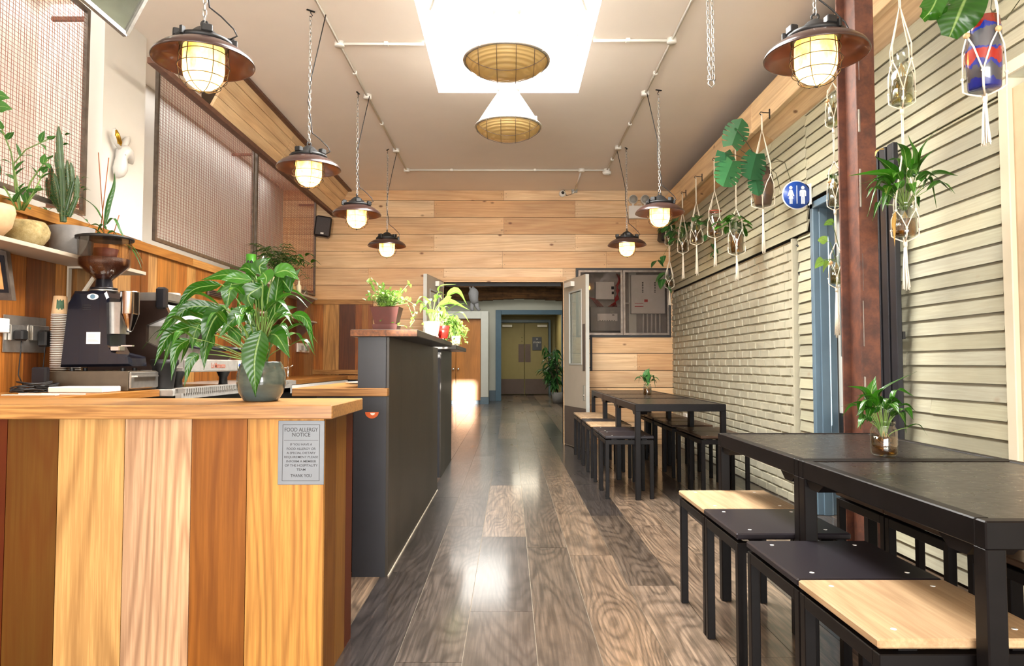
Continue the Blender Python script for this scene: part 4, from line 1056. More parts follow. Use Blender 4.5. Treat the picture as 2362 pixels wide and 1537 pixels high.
# ================================================================== PENDANT LAMPS
def chain(mb, p0, p1, L=.034, r=.0022, w=.008):
    p0, p1 = Vector(p0), Vector(p1); n = max(2, int((p1-p0).length/(L*.78))); d = (p1-p0)/n
    ez = d.normalized(); ex = ez.orthogonal().normalized(); ey = ez.cross(ex)
    for i in range(n):
        c_ = p0+d*(i+.5); e = ex if i % 2 else ey; pts = []
        for k in range(10):
            a = 2*PI*k/10; s_ = math.sin(a); pts.append(c_+e*w*math.cos(a)+ez*(L/2-w)*(1 if s_ > 0 else -1 if s_ < 0 else 0)+ez*w*s_)
        mb.tube(pts, r, 5, closed=True)
def make_pendant(zr, label, loc):
    """origin at the centre of the rim"""
    t = thing('pendant_lamp', label, 'pendant lamp', loc, group='caged pendant lamps')
    c = MB(); pr = [(.205, 0), (.2065, .004), (.196, .022), (.172, .042), (.14, .060), (.112, .072), (.088, .076), (.088, .070), (.11, .066), (.138, .054), (.168, .037), (.192, .018), (.2, .002), (.205, 0)]
    c.shell(pr, (0,0,0), 56); c.torus((0,0,.001), .2045, .0032, 56, 8); c.build('lamp_shade', M['shade_brown'], t, False)
    c = MB(); c.lathe([(.10, .068), (.118, .074), (.118, .088), (.106, .092), (.085, .096), (.070, .108), (.035, .142), (.018, .152), (0, .153)], (0,0,0), 36)
    for i in range(4):
        a = PI/4*(2*i)+.5; rt = Matrix.Rotation(a, 3, 'Z'); c.bbox((.088, -.022, .088), (.122, .022, .12), .004, rt, (0, 0, 0))
    for i in range(3):
        a = 2*PI/3*i+.2; rt = Matrix.Rotation(a, 3, 'Z'); c.bbox((.112, -.007, .070), (.134, .007, .104), .002, rt, (0,0,0))
    c.torus((0, 0, .166), .014, .0042, 16, 8, 'y'); c.build('housing', M['rubber'], t, False)
    c = MB(); c.shell([(.082, .062), (.084, .03), (.084, -.035), (.078, -.065), (.064, -.090), (.042, -.107), (.018, -.114), (.0, -.115)], (0,0,0), 40); gl = c.build('glass_globe', M['lampglass'], t, False)
    c = MB(); c.ico((0, 0, -.002), .030, 8, sz=1.2); c.cyl((0,0,.03), .016, .04, 14); c.build('bulb', M['bulb'], t, False)
    c = MB(); r = .0019
    for z, rr in ((.028, .098), (-.022, .104), (-.072, .094), (-.104, .070)): c.torus((0,0,z), rr, r, 40, 6)
    for i in range(6):
        a = 2*PI*i/6+.25; cs, sn = math.cos(a), math.sin(a)
        c.tube([(q*cs, q*sn, z) for q, z in ((.096, .066), (.098, .028), (.104, -.022), (.094, -.072), (.070, -.104), (.035, -.122), (0, -.127))], r, 6)
    c.ico((0,0,-.128), .006, 5)
    c.build('wire_cage', M['rubber'], t, False)
    c = MB(); chain(c, (0, 0, .175), (0, 0, ZC-zr-.045)); c.build('chain', M['galv'], t, False)
    c = MB(); top = ZC-zr; c.box((-.028, -.006, top-.007), (.028, .006, top-.001)); c.tube([(0, 0, top-.007), (0, 0, top-.02), (.012, 0, top-.03), (.006, 0, top-.045), (-.008, 0, top-.042)], .003, 6); c.build('ceiling_hook', M['rubber'], t, False)
    return t
ZR = 2.345
LAM = [('pendant lamp hanging nearest on the left, level with the white pier', -1.30, 2.97, 1), ('second caged pendant lamp on the left side, before the mesh screen', -1.32, 4.62, 1),
       ('third pendant lamp on the left, in front of the pine wall', -1.312, 6.05, 1), ('farthest pendant lamp on the left, above the terracotta pot', -1.335, 7.68, 1),
       ('nearest pendant lamp on the right, overlapping the rusty column', 1.272, 2.90, -1), ('middle pendant lamp on the right, above the far tables', 1.272, 5.98, -1),
       ('farthest pendant lamp on the right, before the glazed fuse cabinet', 1.264, 7.62, -1)]
pro = make_pendant(ZR, LAM[0][0], (LAM[0][1], LAM[0][2], ZR))
lamps = [pro]+[dup(pro, (x, y, ZR), .7*i+.7, l) for i, (l, x, y, s_) in enumerate(LAM[1:])]
for i, (l, x, y, s_) in enumerate(LAM):
    o = lamps[i]; c = MB(); bx_ = s_*.10
    c.tube([(bx_, 0, ZC-ZR-.03), (bx_*.5, .01, ZC-ZR-.25), (.012*s_, 0, .62), (-.012, .008, .45), (.012, -.004, .32), (.02, .0, .24), (.07, 0, .20), (.125, 0, .145), (.14, 0, .115), (.11, 0, .1)], .0035, 6)
    o2 = c.build('power_flex', M['rubber'], o, False); o2.rotation_euler = (0, 0, -o.rotation_euler.z)
    ld = bpy.data.lights.new('lamp_light', 'POINT'); ld.energy = 8; ld.color = (1, .75, .46); ld.shadow_soft_size = .03
    lo = bpy.data.objects.new('lamp_light', ld); COL.objects.link(lo); lo.location = (x, y, ZR-.06)
def conical(label, x, y, z, top):
    t = thing('industrial_lamp', label, 'industrial lamp', (x, y, z), group='large conical lamps under the rooflight')
    c = MB(); c.shell([(.25, 0), (.243, .008), (.16, .14), (.072, .275), (.068, .28), (.068, .272), (.156, .136), (.238, .006), (.245, .0), (.25, 0)], (0,0,0), 56); c.build('reflector', M['bowl_enamel'], t, False)
    c = MB(); c.torus((0,0,-.004), .249, .009, 56, 8); c.build('rim_band', M['brushed'], t, False)
    c = MB(); c.shell([(.243, -.004), (.228, -.03), (.19, -.058), (.13, -.082), (.06, -.096), (0.0, -.099)], (0,0,0), 56); c.build('glass_bowl', M['bigglass'], t, False)
    c = MB(); r = .0018
    def zz(q): return -.012-.102*(1-(q/.252)**2)**.8 if q < .252 else -.01
    for k in (-.16, -.055, .055, .16):
        h_ = math.sqrt(.252**2-k*k); pts = [(k, -h_+2*h_*i/16, zz(min(.2519, math.hypot(k, -h_+2*h_*i/16)))) for i in range(17)]
        c.tube(pts, r, 5)
    for k in (-.10, .06):
        h_ = math.sqrt(.252**2-k*k); c.tube([(-h_+2*h_*i/16, k, zz(min(.2519, math.hypot(k, -h_+2*h_*i/16)))) for i in range(17)], r, 5)
    c.build('wire_guard', M['brownplate'], t, False)
    for a in (-2.2, -.6, 1.0, 2.6):
        c = MB(); cs, sn = math.cos(a), math.sin(a); c.bbox((.247*cs-.012, .247*sn-.012, -.01), (.247*cs+.012, .247*sn+.012, .03), .003); c.build('clip', M['brushed'], t, False)
    c = MB(); c.lathe([(.07, .272), (.088, .29), (.088, .30), (.098, .36), (.098, min(top, .56)-.04), (.06, min(top, .56)-.02), (0, min(top, .56)-.02)], (0,0,0), 32); c.build('ballast_housing', M['grey_plastic'], t, False)
    c = MB(); c.tube([(0, 0, min(top, .56)-.03), (0, 0, top)], .012, 10); c.build('hanging_rod', M['brushed'], t, False)
conical('large white conical lamp with amber glass, nearer one inside the rooflight', -.02, 4.12, 2.855, ZC+.5-2.855)
conical('white conical lamp with amber glass, lower one beyond the rooflight edge', -.012, 5.36, 2.878, ZC+.5-2.878)

# ceiling conduit
t = thing('ceiling_conduit', 'white electrical conduit running round the rooflight on the ceiling', 'conduit', (0, 6, ZC))
c = MB(); zc = ZC-.016
yl = 8.45; XA, XB = -1.24, 1.165
for a, b_ in (((XA, YN+.1), (XA, yl)), ((XB, YN+.1), (XB, yl+.1)), ((XA, yl), (XB, yl+.0)), ((XA, 5.08), (SK[0]-.01, 5.08)), ((SK[1]+.01, 5.02), (XB, 5.02)), ((.86, yl), (.875, YB-.04))):
    c.tube([(a[0], a[1], zc), (b_[0], b_[1], zc)], .0105, 10)
c.tube([(.875, YB-.03, zc), (.84, YB-.03, 3.36)], .0105, 8)
c.build('pipe', M['white_plastic'], t)
for x, y in ((XA, 5.08), (XA, 6.1), (XA, 7.66), (XA, yl), (XA, 3.3), (XB, 5.02), (XB, 6.02), (XB, 7.55), (XB, yl), (.86, yl), (XB, 3.2)):
    c = MB(); c.lathe([(.034, -.036), (.036, -.03), (.036, 0), (0, 0)], (x, y, ZC-.0005), 20); c.build('junction_box', M['white_plastic'], t)
for x, y in ((-.9, 5.08), (.85, 5.02), (XA, 5.6), (XA, 6.8), (XB, 6.8), (XB, 5.6), (-.7, yl), (.3, yl), (XB, 8.0)):
    c = MB(); c.bbox((x-.016, y-.016, ZC-.03), (x+.016, y+.016, ZC-.001), .003); c.build('pipe_clip', M['white_plastic'], t)
t = thing('smoke_detector', 'small round white detector at the corner of the ceiling conduit', 'detector', (XB, 8.35, ZC))
c = MB(); c.lathe([(.03, -.075), (.05, -.06), (.055, -.037), (0, -.037)], (XB, 8.45, ZC), 24); c.build('body', M['white_plastic'], t)
c = MB(); c.torus((XB, 8.45, ZC-.068), .038, .003, 20, 6); c.build('vent_ring', M['grey_plastic'], t)
# loose chain loop
t = thing('hanging_chain', 'loose chain loop with a shackle hanging between rooflight and column', 'chain', (1.16, 4.02, 2.66))
c = MB(); chain(c, (1.148, 4.02, 2.70), (1.142, 4.02, ZC-.03)); chain(c, (1.172, 4.02, 2.70), (1.168, 4.02, ZC-.03)); c.build('chain', M['galv'], t)
c = MB(); c.tube([(1.148, 4.02, 2.70), (1.142, 4.02, 2.675), (1.16, 4.02, 2.655), (1.178, 4.02, 2.675), (1.172, 4.02, 2.70)], .005, 8); c.tube([(1.138, 4.02, 2.70), (1.182, 4.02, 2.70)], .005, 8); c.build('shackle', M['galv'], t)
# hanging mirror at the top left corner
t = thing('hanging_mirror', 'steel framed mirror hanging cornerwise, cut by the top left picture edge', 'mirror', (-1.6, 3.0, 2.5))
p0 = at(289, 80, Y=3.0); pa = at(170, -22, Y=2.72); pb = at(352, -36, Y=3.05); pc = pa+pb-p0
u, v = pa-p0, pb-p0; n = u.cross(v).normalized()
if n.y < 0: n = -n
c = MB(); q = [p0, pa, pc, pb]
for i in range(4): c.tube([q[i], q[(i+1) % 4]], .013, 4)
c.build('frame', M['galv'], t)
c = MB(); c.prism(q, n*.006); c.build('mirror_glass', plain('mirror_glass', '#a9b0ab', .06, .9, .15, 5), t)
c = MB(); c.tube([pc, (pc.x, pc.y, ZC-.001)], .003, 5); c.tube([pb, (pb.x, pb.y, ZC-.001)], .003, 5); c.build('hanging_wire', M['galv'], t)
# rabbit head on the pier
rx = -2.6; rc = at(286, 350, X=rx)
t = thing('rabbit_head', 'white ceramic rabbit head with a gilded ear, mounted on the white pier', 'wall ornament', tuple(rc))
def rp(px, py, o=0): return at(px, py, X=rx+.03+o)
c = MB(); c.m = 0
def blob(p, q, r0, r1, n=10, sq=1):
    pts = [Vector(p).lerp(Vector(q), i/6) for i in range(7)]; rr = [(r0+(r1-r0)*i/6)*(math.sin(PI*(.18+.64*i/6))**.5 if True else 1) for i in range(7)]; c.tube(pts, rr, n)
c.tube([rp(272, 409), rp(274, 402), rp(277, 390), rp(279, 377), rp(280, 364), rp(282, 354), rp(287, 352), rp(293, 358), rp(298, 366), rp(302, 373), rp(305, 378)], [.012, .034, .046, .042, .036, .044, .050, .046, .034, .022, .008], 16)
c.tube([rp(282, 344, -.01), rp(288, 332, -.015), rp(294, 322, -.018), rp(298, 316, -.018)], [.014, .024, .022, .006], 10); c.ico(rp(290, 357, .046), .005, 5); c.ico(rp(303, 373, .01), .008, 5)
c.build('head', M['matt_ceramic'], t)
ea = [rp(278, 345), rp(272, 330), rp(266, 312), rp(264, 300), rp(267, 296)]
c = MB(); c.tube(ea, [.012, .024, .026, .015, .003], 12); e_ = c.build('ear', M['matt_ceramic'], t)
c = MB(); ea2 = [p+Vector((.014, -.006, 0)) for p in ea]; c.tube([ea2[0].lerp(ea2[1], .5)]+ea2[1:4], [.005, .018, .018, .006], 10); c.build('gilded_inside', M['gold'], e_)

# --- far wall fittings
def speaker(name, px, py, label, w=.105, h=.17, y=9.36, tilt=.12):
    p = at(px, py, Y=y); t = thing('wall_speaker', label, 'speaker', tuple(p)); rt = Matrix.Rotation(tilt, 3, 'Y') @ Matrix.Rotation(.25, 3, 'Z')
    c = MB(); c.bbox((p.x-w, y-.08, p.z-h*.8), (p.x+w, y+.08, p.z+h*.8), .022, rt, p); c.build('cabinet', M['black'], t)
    c = MB(); c.bbox((p.x-w*.86, y-.086, p.z-h*.7), (p.x+w*.86, y-.078, p.z+h*.7), .01, rt, p); g_ = c.build('grille', plain('speaker_grille', '#3a3230', .7, 0, .3, 200), t)
    c = MB(); c.box((p.x-.02, y-.089, p.z-h*.62), (p.x+.02, y-.086, p.z-h*.5), rt, p); c.build('badge', M['paper'], g_)
    c = MB(); c.tube([(p.x, y+.07, p.z), (p.x, YB-.001, p.z)], .012, 8); c.build('bracket', M['black'], t)
speaker('s', 745, 524, 'black wall speaker beside the mesh screen on the pine wall')
speaker('s', 1533, 543, 'black wall speaker at the right corner, half behind the hanging plants', .07, .12)
p = at(1297, 447, Y=YB-.04); t = thing('security_camera', 'round white dome camera at the top of the pine wall', 'camera', tuple(p))
c = MB(); c.ico(p, .046, 10, sy=.9); c.build('dome', M['white_plastic'], t); c = MB(); c.ico(p+Vector((.004, -.026, .004)), .024, 8); c.build('lens', M['rubber'], t)
p2 = at(1325, 438, Y=YB-.02); c = MB(); c.tube([p+Vector((0, .02, .045)), p+Vector((.03, .03, .06)), p+Vector((.06, .03, -.02)), p2+Vector((-.02, 0, -.05)), p2+Vector((0, 0, -.04))], .0035, 6); c.build('cable', M['rubber'], t)
t = thing('junction_box', 'square grey junction box next to the dome camera', 'box', tuple(p2)); c = MB(); c.bbox(p2-Vector((.04, .018, .04)), p2+Vector((.04, .018, .04)), .006); c.build('case', M['grey_plastic'], t)
p = at(1474, 490, Y=YB-.03); t = thing('emergency_light', 'white emergency light unit with twin round lamps on the pine wall', 'emergency light', tuple(p))
c = MB(); c.bbox((p.x-.145, YB-.07, p.z-.09), (p.x+.145, YB-.001, p.z+.085), .008); c.build('case', M['white_plastic'], t)
for dx in (-.085, .075):
    c = MB(); c.cyl((p.x+dx, YB-.09, p.z+.165), .06, .05, 26, 'y'); c.box((p.x+dx-.012, YB-.06, p.z+.08), (p.x+dx+.012, YB-.04, p.z+.12)); l_ = c.build('lamp_head', M['white_plastic'], t)
    c = MB(); c.cyl((p.x+dx, YB-.094, p.z+.165), .052, .005, 26, 'y'); c.build('lens', M['grey_plastic'], l_)
c = MB(); c.tube([(p.x-.03, YB-.05, p.z+.085), (p.x-.03, YB-.05, p.z+.11), (p.x+.03, YB-.05, p.z+.11), (p.x+.03, YB-.05, p.z+.085)], .004, 6); c.build('handle', M['white_plastic'], t)

# fuse cabinet
t = thing('fuse_cabinet', 'steel framed glazed cabinet showing fuse boards, set in the pine wall', 'cabinet', (1.5, 9.5, 1.45))
X0, X1, Z0, Z1 = .915, 2.135, 1.45, 2.325; XM = at(1437, 700, Y=YB-.02).x
c = MB(); c.box((X0, YB+.16, Z0), (X1, YB+.18, Z1)); c.box((X0, YB+.0, Z0-.015), (X1, YB+.18, Z0)); c.box((X0, YB, Z1), (X1, YB+.18, Z1+.015)); c.box((X0-.015, YB, Z0), (X0, YB+.18, Z1)); c.box((X1, YB, Z0), (X1+.015, YB+.18, Z1)); c.build('recess', plain('old_white_wall', '#a59f96', .8, 0, .12, 12), t)
c = MB(); f_ = .022
for a, b_ in ((X0-.03, XM-.004), (XM+.004, X1+.012)):
    pass
c.box((X0-.03, YB-.018, Z1), (X1+.02, YB-.0005, Z1+.028)); c.box((X0-.03, YB-.018, Z0-.028), (X1+.02, YB-.0005, Z0)); c.box((X1, YB-.018, Z0), (X1+.02, YB-.0005, Z1)); c.box((X0-.03, YB-.018, Z0), (X0, YB-.0005, Z1)); c.build('outer_frame', M['rubber'], t)
for a, b_ in ((X0+.003, XM-.003), (XM+.003, X1-.003)):
    c = MB(); e = .028
    c.box((a, YB-.022, Z0+.003), (a+e, YB-.004, Z1-.003)); c.box((b_-e, YB-.022, Z0+.003), (b_, YB-.004, Z1-.003)); c.box((a+e, YB-.022, Z0+.003), (b_-e, YB-.004, Z0+.003+e)); c.box((a+e, YB-.022, Z1-.003-e), (b_-e, YB-.004, Z1-.003)); d_ = c.build('door', M['grey_steel'], t)
    c = MB(); c.box((a+e, YB-.014, Z0+.003+e), (b_-e, YB-.010, Z1-.003-e)); c.build('pane', M['smoked'], d_)
yb_ = YB+.05
def fb(px0, py0, px1, py1, dep=.1, y=yb_):
    a, b_ = at(px0, py1, Y=y), at(px1, py0, Y=y); return (a.x, y, a.z), (b_.x, y+dep, b_.z)
u = thing('fuse_board', 'pale grey fuse board with breaker rows behind the right pane', 'fuse board', (1.8, 9.55, 1.8)); c = MB(); c.bbox(*fb(1456, 634, 1534, 724), .006); c.build('case', M['white_plastic'], u)
c = MB(); c.box(*fb(1480, 650, 1490, 677, -.006)); c.box(*fb(1492, 650, 1497, 677, -.006)); c.box(*fb(1502, 648, 1513, 678, -.006)); b_ = c.build('breaker_row', M['paper'], u)
c = MB()
for i in range(7): c.box(*fb(1480.5, 651+i*3.7, 1484, 653+i*3.7, -.009)); c.box(*fb(1509, 651+i*3.7, 1512, 653+i*3.7, -.009))
c.build('switches', M['rubber'], b_)
c = MB(); c.box(*fb(1464, 700, 1484, 708, -.004)); c.box(*fb(1484, 690, 1505, 698, -.004)); l_ = c.build('labels', M['paper'], u); c = MB(); c.box(*fb(1486, 691, 1494, 697, -.006)); c.box(*fb(1464, 700, 1484, 701, -.006)); c.box(*fb(1464, 706.5, 1484, 708, -.006)); c.build('red_print', M['red_pot'], l_)
u = thing('meter_box', 'white meter box with red cables behind the left pane', 'meter box', (1.2, 9.55, 1.9)); c = MB(); c.bbox(*fb(1374, 650, 1417, 691), .006); c.build('case', M['white_plastic'], u); c = MB(); c.box(*fb(1410, 661, 1416, 668, -.006)); c.box(*fb(1411, 673, 1416, 679, -.006)); c.build('windows', M['rubber'], u)
u = thing('alarm_panel', 'grey alarm panel with a button row, low behind the left pane', 'alarm panel', (1.2, 9.55, 1.6)); c = MB(); c.bbox(*fb(1362, 708, 1434, 764), .006); c.build('case', M['grey_plastic'], u)
c = MB(); c.box(*fb(1378, 724, 1424, 741, -.005)); f2 = c.build('fascia', M['white_plastic'], u)
c = MB()
for i in range(7): c.cyl((fb(1384+i*5.5, 738, 1386, 740)[0][0], yb_-.008, fb(1384, 738, 1386, 740)[0][2]), .006, .003, 8, 'y')
c.box(*fb(1412, 726, 1417, 728, -.008)); c.build('buttons', M['rubber'], f2)
u = thing('red_cables', 'red cables looping between the boxes inside the glazed cabinet', 'cables', (1.3, 9.55, 1.9)); c = MB()
for i in range(6):
    c.tube([at(1422+i*3, 632+i, Y=YB+.12), at(1430-i*2, 650+i*2, Y=YB+.06), at(1421+i*1.5, 670, Y=YB+.05), at(1428-i*2, 690, Y=YB+.06), at(1402+i*4, 709, Y=YB+.1)], .005, 6)
for i in range(4): c.tube([at(1350, 682+i, Y=YB+.12), at(1366+i*3, 690, Y=YB+.06), at(1380+i*4, 709, Y=YB+.1)], .005, 6)
c.build('strands', plain('red_insulation', '#a3262a', .5), u)
u = thing('white_conduits', 'row of white conduits rising to the fuse board behind the right pane', 'conduits', (1.8, 9.55, 1.5)); c = MB()
for i in range(5): c.tube([at(1484+i*9.5, 724, Y=YB+.1), at(1484+i*9.5, 772, Y=YB+.1)], .013, 8)
c.tube([at(1438, 700, Y=YB+.1), at(1452, 700, Y=YB+.1)], .012, 8); c.build('pipes', M['white_plastic'], u)

# restroom sign, flag mounted
YS = 5.04; p = at(1838, 450, Y=YS); r_ = .105
t = thing('restroom_sign', 'round blue and white restroom sign projecting from the clapboards', 'sign', tuple(p))
c = MB(); c.cyl((p.x, YS, p.z), r_, .006, 48, 'y'); c.bbox((p.x+.05, YS, p.z-.075), (XR-.02, YS+.006, p.z+.08), .002); c.bbox((XR-.024, YS-.02, p.z-.07), (XR-.014, YS+.03, p.z+.08), .002); c.build('plate', M['white_plastic'], t)
c = MB(); c.cyl((p.x, YS-.001, p.z), r_*.93, .002, 48, 'y'); d_ = c.build('blue_disc', plain('sign_blue', '#17408f', .4, 0, .03), t)
c = MB(); ys_ = YS-.0022
def disc(cx, cz, r): c.prism([(cx+r*math.cos(2*PI*i/18), ys_, cz+r*math.sin(2*PI*i/18)) for i in range(18)], (0, .001, 0))
def poly(pts): c.prism([(p.x+a, ys_, p.z+b_) for a, b_ in pts], (0, .001, 0))
disc(p.x-.043, p.z+.053, .012); disc(p.x+.043, p.z+.053, .012)
poly([(-.0025, -.062), (.0025, -.062), (.0025, .068), (-.0025, .068)])
poly([(-.053, .037), (-.033, .037), (-.025, .01), (-.019, -.006), (-.025, -.009), (-.036, .012), (-.026, -.028), (-.060, -.028), (-.050, .012), (-.061, -.009), (-.067, -.006), (-.059, .018)])
poly([(-.053, -.028), (-.045, -.028), (-.045, -.064), (-.053, -.064)]); poly([(-.041, -.028), (-.033, -.028), (-.033, -.064), (-.041, -.064)])
poly([(.028, .037), (.058, .037), (.066, .028), (.066, -.008), (.059, -.008), (.059, .02), (.056, .02), (.056, -.064), (.045, -.064), (.045, -.014), (.041, -.014), (.041, -.064), (.030, -.064), (.030, .02), (.027, .02), (.027, -.008), (.020, -.008), (.020, .028)])
c.build('pictograms', M['paper'], d_)
t = thing('wall_cables', 'pair of black and white cables on the ragged brick edge', 'cables', (2.15, 5.37, 1.8)); c = MB(); pth = [at(1837, 565, Y=5.33), at(1846, 572, Y=5.33), at(1845, 600, Y=5.33), at(1843, 630, Y=5.33), at(1853, 655, Y=5.33)]
c.tube(pth, .008, 8); c.build('black_cable', M['rubber'], t); c = MB(); c.tube([q+Vector((.018, 0, 0)) for q in pth[1:]], .007, 8); c.build('white_cable', M['white_plastic'], t)
pw = at(1585, 963, X=XR-.005); t = thing('wall_socket', 'white wall socket low on the brick wall behind the far stools', 'socket', tuple(pw)); c = MB(); c.bbox((XR-.035, pw.y-.08, pw.z-.05), (XR-.001, pw.y+.08, pw.z+.05)); c.build('box_body', M['white_plastic'], t)
# ================================================================== PLANTS
UP = Vector((0, 0, 1))
def blade(mb, pts, w, prof=None, fold=.25, side=None, wave=.0, nseg=None, rnd=None, split=0):
    """a leaf blade along a list of points; w = greatest width"""
    pts = [Vector(p) for p in pts]
    # resample with Catmull-Rom
    n = nseg or 10; out = []
    P_ = [pts[0]*2-pts[1]]+pts+[pts[-1]*2-pts[-2]]
    m = len(pts)-1
    for i in range(n+1):
        u = i/n*m; k = min(int(u), m-1); f = u-k; a, b_, c_, d_ = P_[k], P_[k+1], P_[k+2], P_[k+3]
        out.append(.5*((2*b_)+(c_-a)*f+(2*a-5*b_+4*c_-d_)*f*f+(3*b_-a-3*c_+d_)*f**3))
    mb.rnd = R.random() if rnd is None else rnd
    ph = R.random()*6; vs = []
    chord = (out[-1]-out[0]); L_ = min(1.2, max(.15, chord.length/.22))
    if side is None:
        s0 = chord.cross(UP)
        if s0.length < .2*chord.length: s0 = chord.cross(Vector((R.random()-.5, -1, .2)))
        s0.normalize(); rt = (R.random()-.5)*.7; s0 = (s0*math.cos(rt)+chord.normalized().cross(s0)*math.sin(rt))
    else: s0 = Vector(side).normalized()
    for i, p in enumerate(out):
        t = (out[min(i+1, n)]-out[max(i-1, 0)]).normalized(); s_ = (s0-t*s0.dot(t)).normalized(); nn = s_.cross(t)
        if nn.z < 0: nn = -nn
        u = i/n
        ww = w*.5*(math.sin(PI*min(1, u**.66))**1.12*(1.04-.1*u) if prof is None else prof(u))
        ww = max(ww, w*.006)
        up = nn*ww*fold; wv = nn*(wave*w*math.sin(u*13+ph))
        wv2 = nn*(wave*w*math.sin(u*11+ph+2))
        vs += [p+s_*ww+up+wv, p+s_*ww*.5+up*.35, p, p-s_*ww*.5+up*.35, p-s_*ww+up+wv2]
    fs = []
    for i in range(n):
        for j in range(4): fs.append((i*5+j, i*5+j+1, i*5+6+j, i*5+5+j))
    mb.lv.append((len(mb.v), [(i/n*L_, j) for i in range(n+1) for j in (1, .5, 0, -.5, -1)]))
    mb.add(vs, fs, True)
def stem(mb, p0, p1, r=.003, bow=None, n=6):
    p0, p1 = Vector(p0), Vector(p1); mid = p0.lerp(p1, .5)+(bow if bow is not None else Vector((0, 0, (p1-p0).length*.15)))
    pts = [p0*(1-u)**2+mid*2*u*(1-u)+p1*u*u for u in [i/7 for i in range(8)]]
    mb.tube(pts, [r*(1-.4*i/7) for i in range(8)], n)
def lily(lf, st, base, n, hgt, spread, ll, lw, bias=(0, 0, 0), rmin=.25, droop=.5, seed=1):
    r_ = random.Random(seed); base = Vector(base)
    for i in range(n):
        a = 2*PI*(i*.618+r_.random()*.12); q = rmin+(1-rmin)*((i+.5)/n)
        d = Vector((math.cos(a), math.sin(a), 0)); h = hgt*(1.05-.75*q*q)*(.8+.3*r_.random())
        tip = base+d*spread*.55*q+Vector((0, 0, h))+Vector(bias)*q
        stem(st, base+d*.012*q, tip, .0022, Vector((0, 0, h*.2))-d*spread*.12*q, 5)
        L = ll*(.7+.5*r_.random()); dz = droop*q
        blade(lf, [tip-d*.004, tip+d*L*.45+UP*L*(.28-.25*dz), tip+d*L*(.95-.25*dz)-UP*L*(.95*dz-.1)], lw*(.75+.4*r_.random()), fold=.22, wave=.03)
def potted(name, label, cat, loc, **k): return thing(name, label, cat, tuple(loc), **k)

# --- the big peace lily on the counter
PY = 2.62; pc = at(606, 925, Z=.93); pb_ = Vector((pc.x, PY, .931))
t = potted('peace_lily', 'large drooping peace lily in a round dark green glazed pot on the oak counter', 'potted plant', pb_)
c = MB(); kp = PY/F
c.lathe([(.058, 0), (.062, .004), (.078, .03), (.0865, .065), (.0855, .095), (.078, .125), (.070, .140), (.068, .144), (.064, .142), (.066, .12), (0, .118)], pb_, 44)
c.build('pot', M['glazepot'], t)
c = MB(); c.lathe([(.065, .118), (.04, .124), (0, .126)], pb_, 20); c.build('soil', M['soil'], t)
def cp(x, y, dy=0.0): return at(340+x*.24728, 560+y*.24728, Y=PY+dy)
BIG = [ # base, mid, tip, width px, depth
 ((1060,815),(1000,1100),(1012,1440),235,-.13,-.16), ((1140,850),(1215,880),(1330,1075),200,-.06,-.10), ((1178,755),(1205,470),(1250,180),165,.02,.0), ((1345,670),(1480,720),(1560,1015),95,.02,.0),
 ((1180,290),(1300,262),(1420,350),150,-.05,-.05), ((1060,300),(1050,215),(1155,140),150,0,.02), ((1080,280),(1110,330),(1100,400),170,-.06,-.08), ((950,345),(720,300),(500,350),120,.03,.08),
 ((690,390),(430,440),(262,640),120,-.02,.0), ((620,570),(300,640),(66,920),130,.02,.04), ((660,600),(380,610),(200,800),120,.0,-.05), ((440,770),(200,870),(62,1150),125,-.03,-.04),
 ((520,740),(270,830),(125,1200),110,.03,.05), ((390,900),(270,1000),(222,1290),105,-.05,-.06), ((480,760),(440,850),(415,1010),110,-.08,-.10), ((725,610),(610,740),(512,1015),215,-.10,-.13),
 ((1000,622),(820,700),(655,900),150,-.08,-.09), ((620,860),(550,980),(524,1190),120,-.10,-.12), ((480,1040),(400,1110),(342,1350),95,-.04,-.05), ((780,385),(760,500),(740,620),150,-.05,-.06),
 ((1080,390),(960,450),(830,440),120,-.02,-.03), ((1060,410),(940,500),(985,625),190,-.04,-.06), ((870,600),(930,700),(1030,800),130,.0,.0), ((1200,650),(1300,612),(1400,602),60,0,0),
 ((1095,640),(1040,420),(955,265),180,.04,.05), ((1340,460),(1250,340),(1150,270),160,.03,.03), ((1010,310),(930,240),(850,250),130,.04,.06), ((1010,790),(930,830),(870,870),130,-.04,-.05),
 ((980,350),(800,330),(680,350),110,-.04,-.06), ((900,380),(760,400),(640,470),120,.04,.05), ((560,690),(420,640),(290,700),110,.05,.06), ((1230,420),(1340,330),(1430,240),110,.05,.06), ((760,800),(830,870),(870,960),110,-.03,-.04)]
lf = MB(); st = MB(); soil = pb_+Vector((0, 0, .125))
for (b_, m_, e_, w, d0, d1) in BIG:
    B_, M_, E_ = cp(*b_, d0), cp(*m_, (d0+d1)/2), cp(*e_, d1); wd = w*.24728*kp
    ch = (E_-B_).normalized(); view = Vector((-B_.x, -PY, H-B_.z)).normalized(); sd = ch.cross(view)
    rt = (R.random()-.5)*.9; sd = sd.normalized()*math.cos(rt)+view*math.sin(rt)
    blade(lf, [B_, M_, E_], wd*.98, side=sd, fold=.2, wave=.055, nseg=18)
    mid = soil.lerp(B_, .55)+Vector((0, 0, max(.02, abs(B_.z-soil.z)*.25)))+Vector(((soil.x-B_.x)*.2, 0, 0))
    s_ = soil+Vector(((R.random()-.5)*.05, (R.random()-.5)*.05, -.005))
    st.tube([s_*(1-u)**2+mid*2*u*(1-u)+B_*u*u for u in [i/9 for i in range(10)]], [.0034-.0014*i/9 for i in range(10)], 6)
lily(lf, st, soil, 30, .24, .40, .15, .038, bias=(-.12, .03, 0), seed=5)
lf.build('foliage', M['leaf'], t); st.build('stems', M['stem'], t)

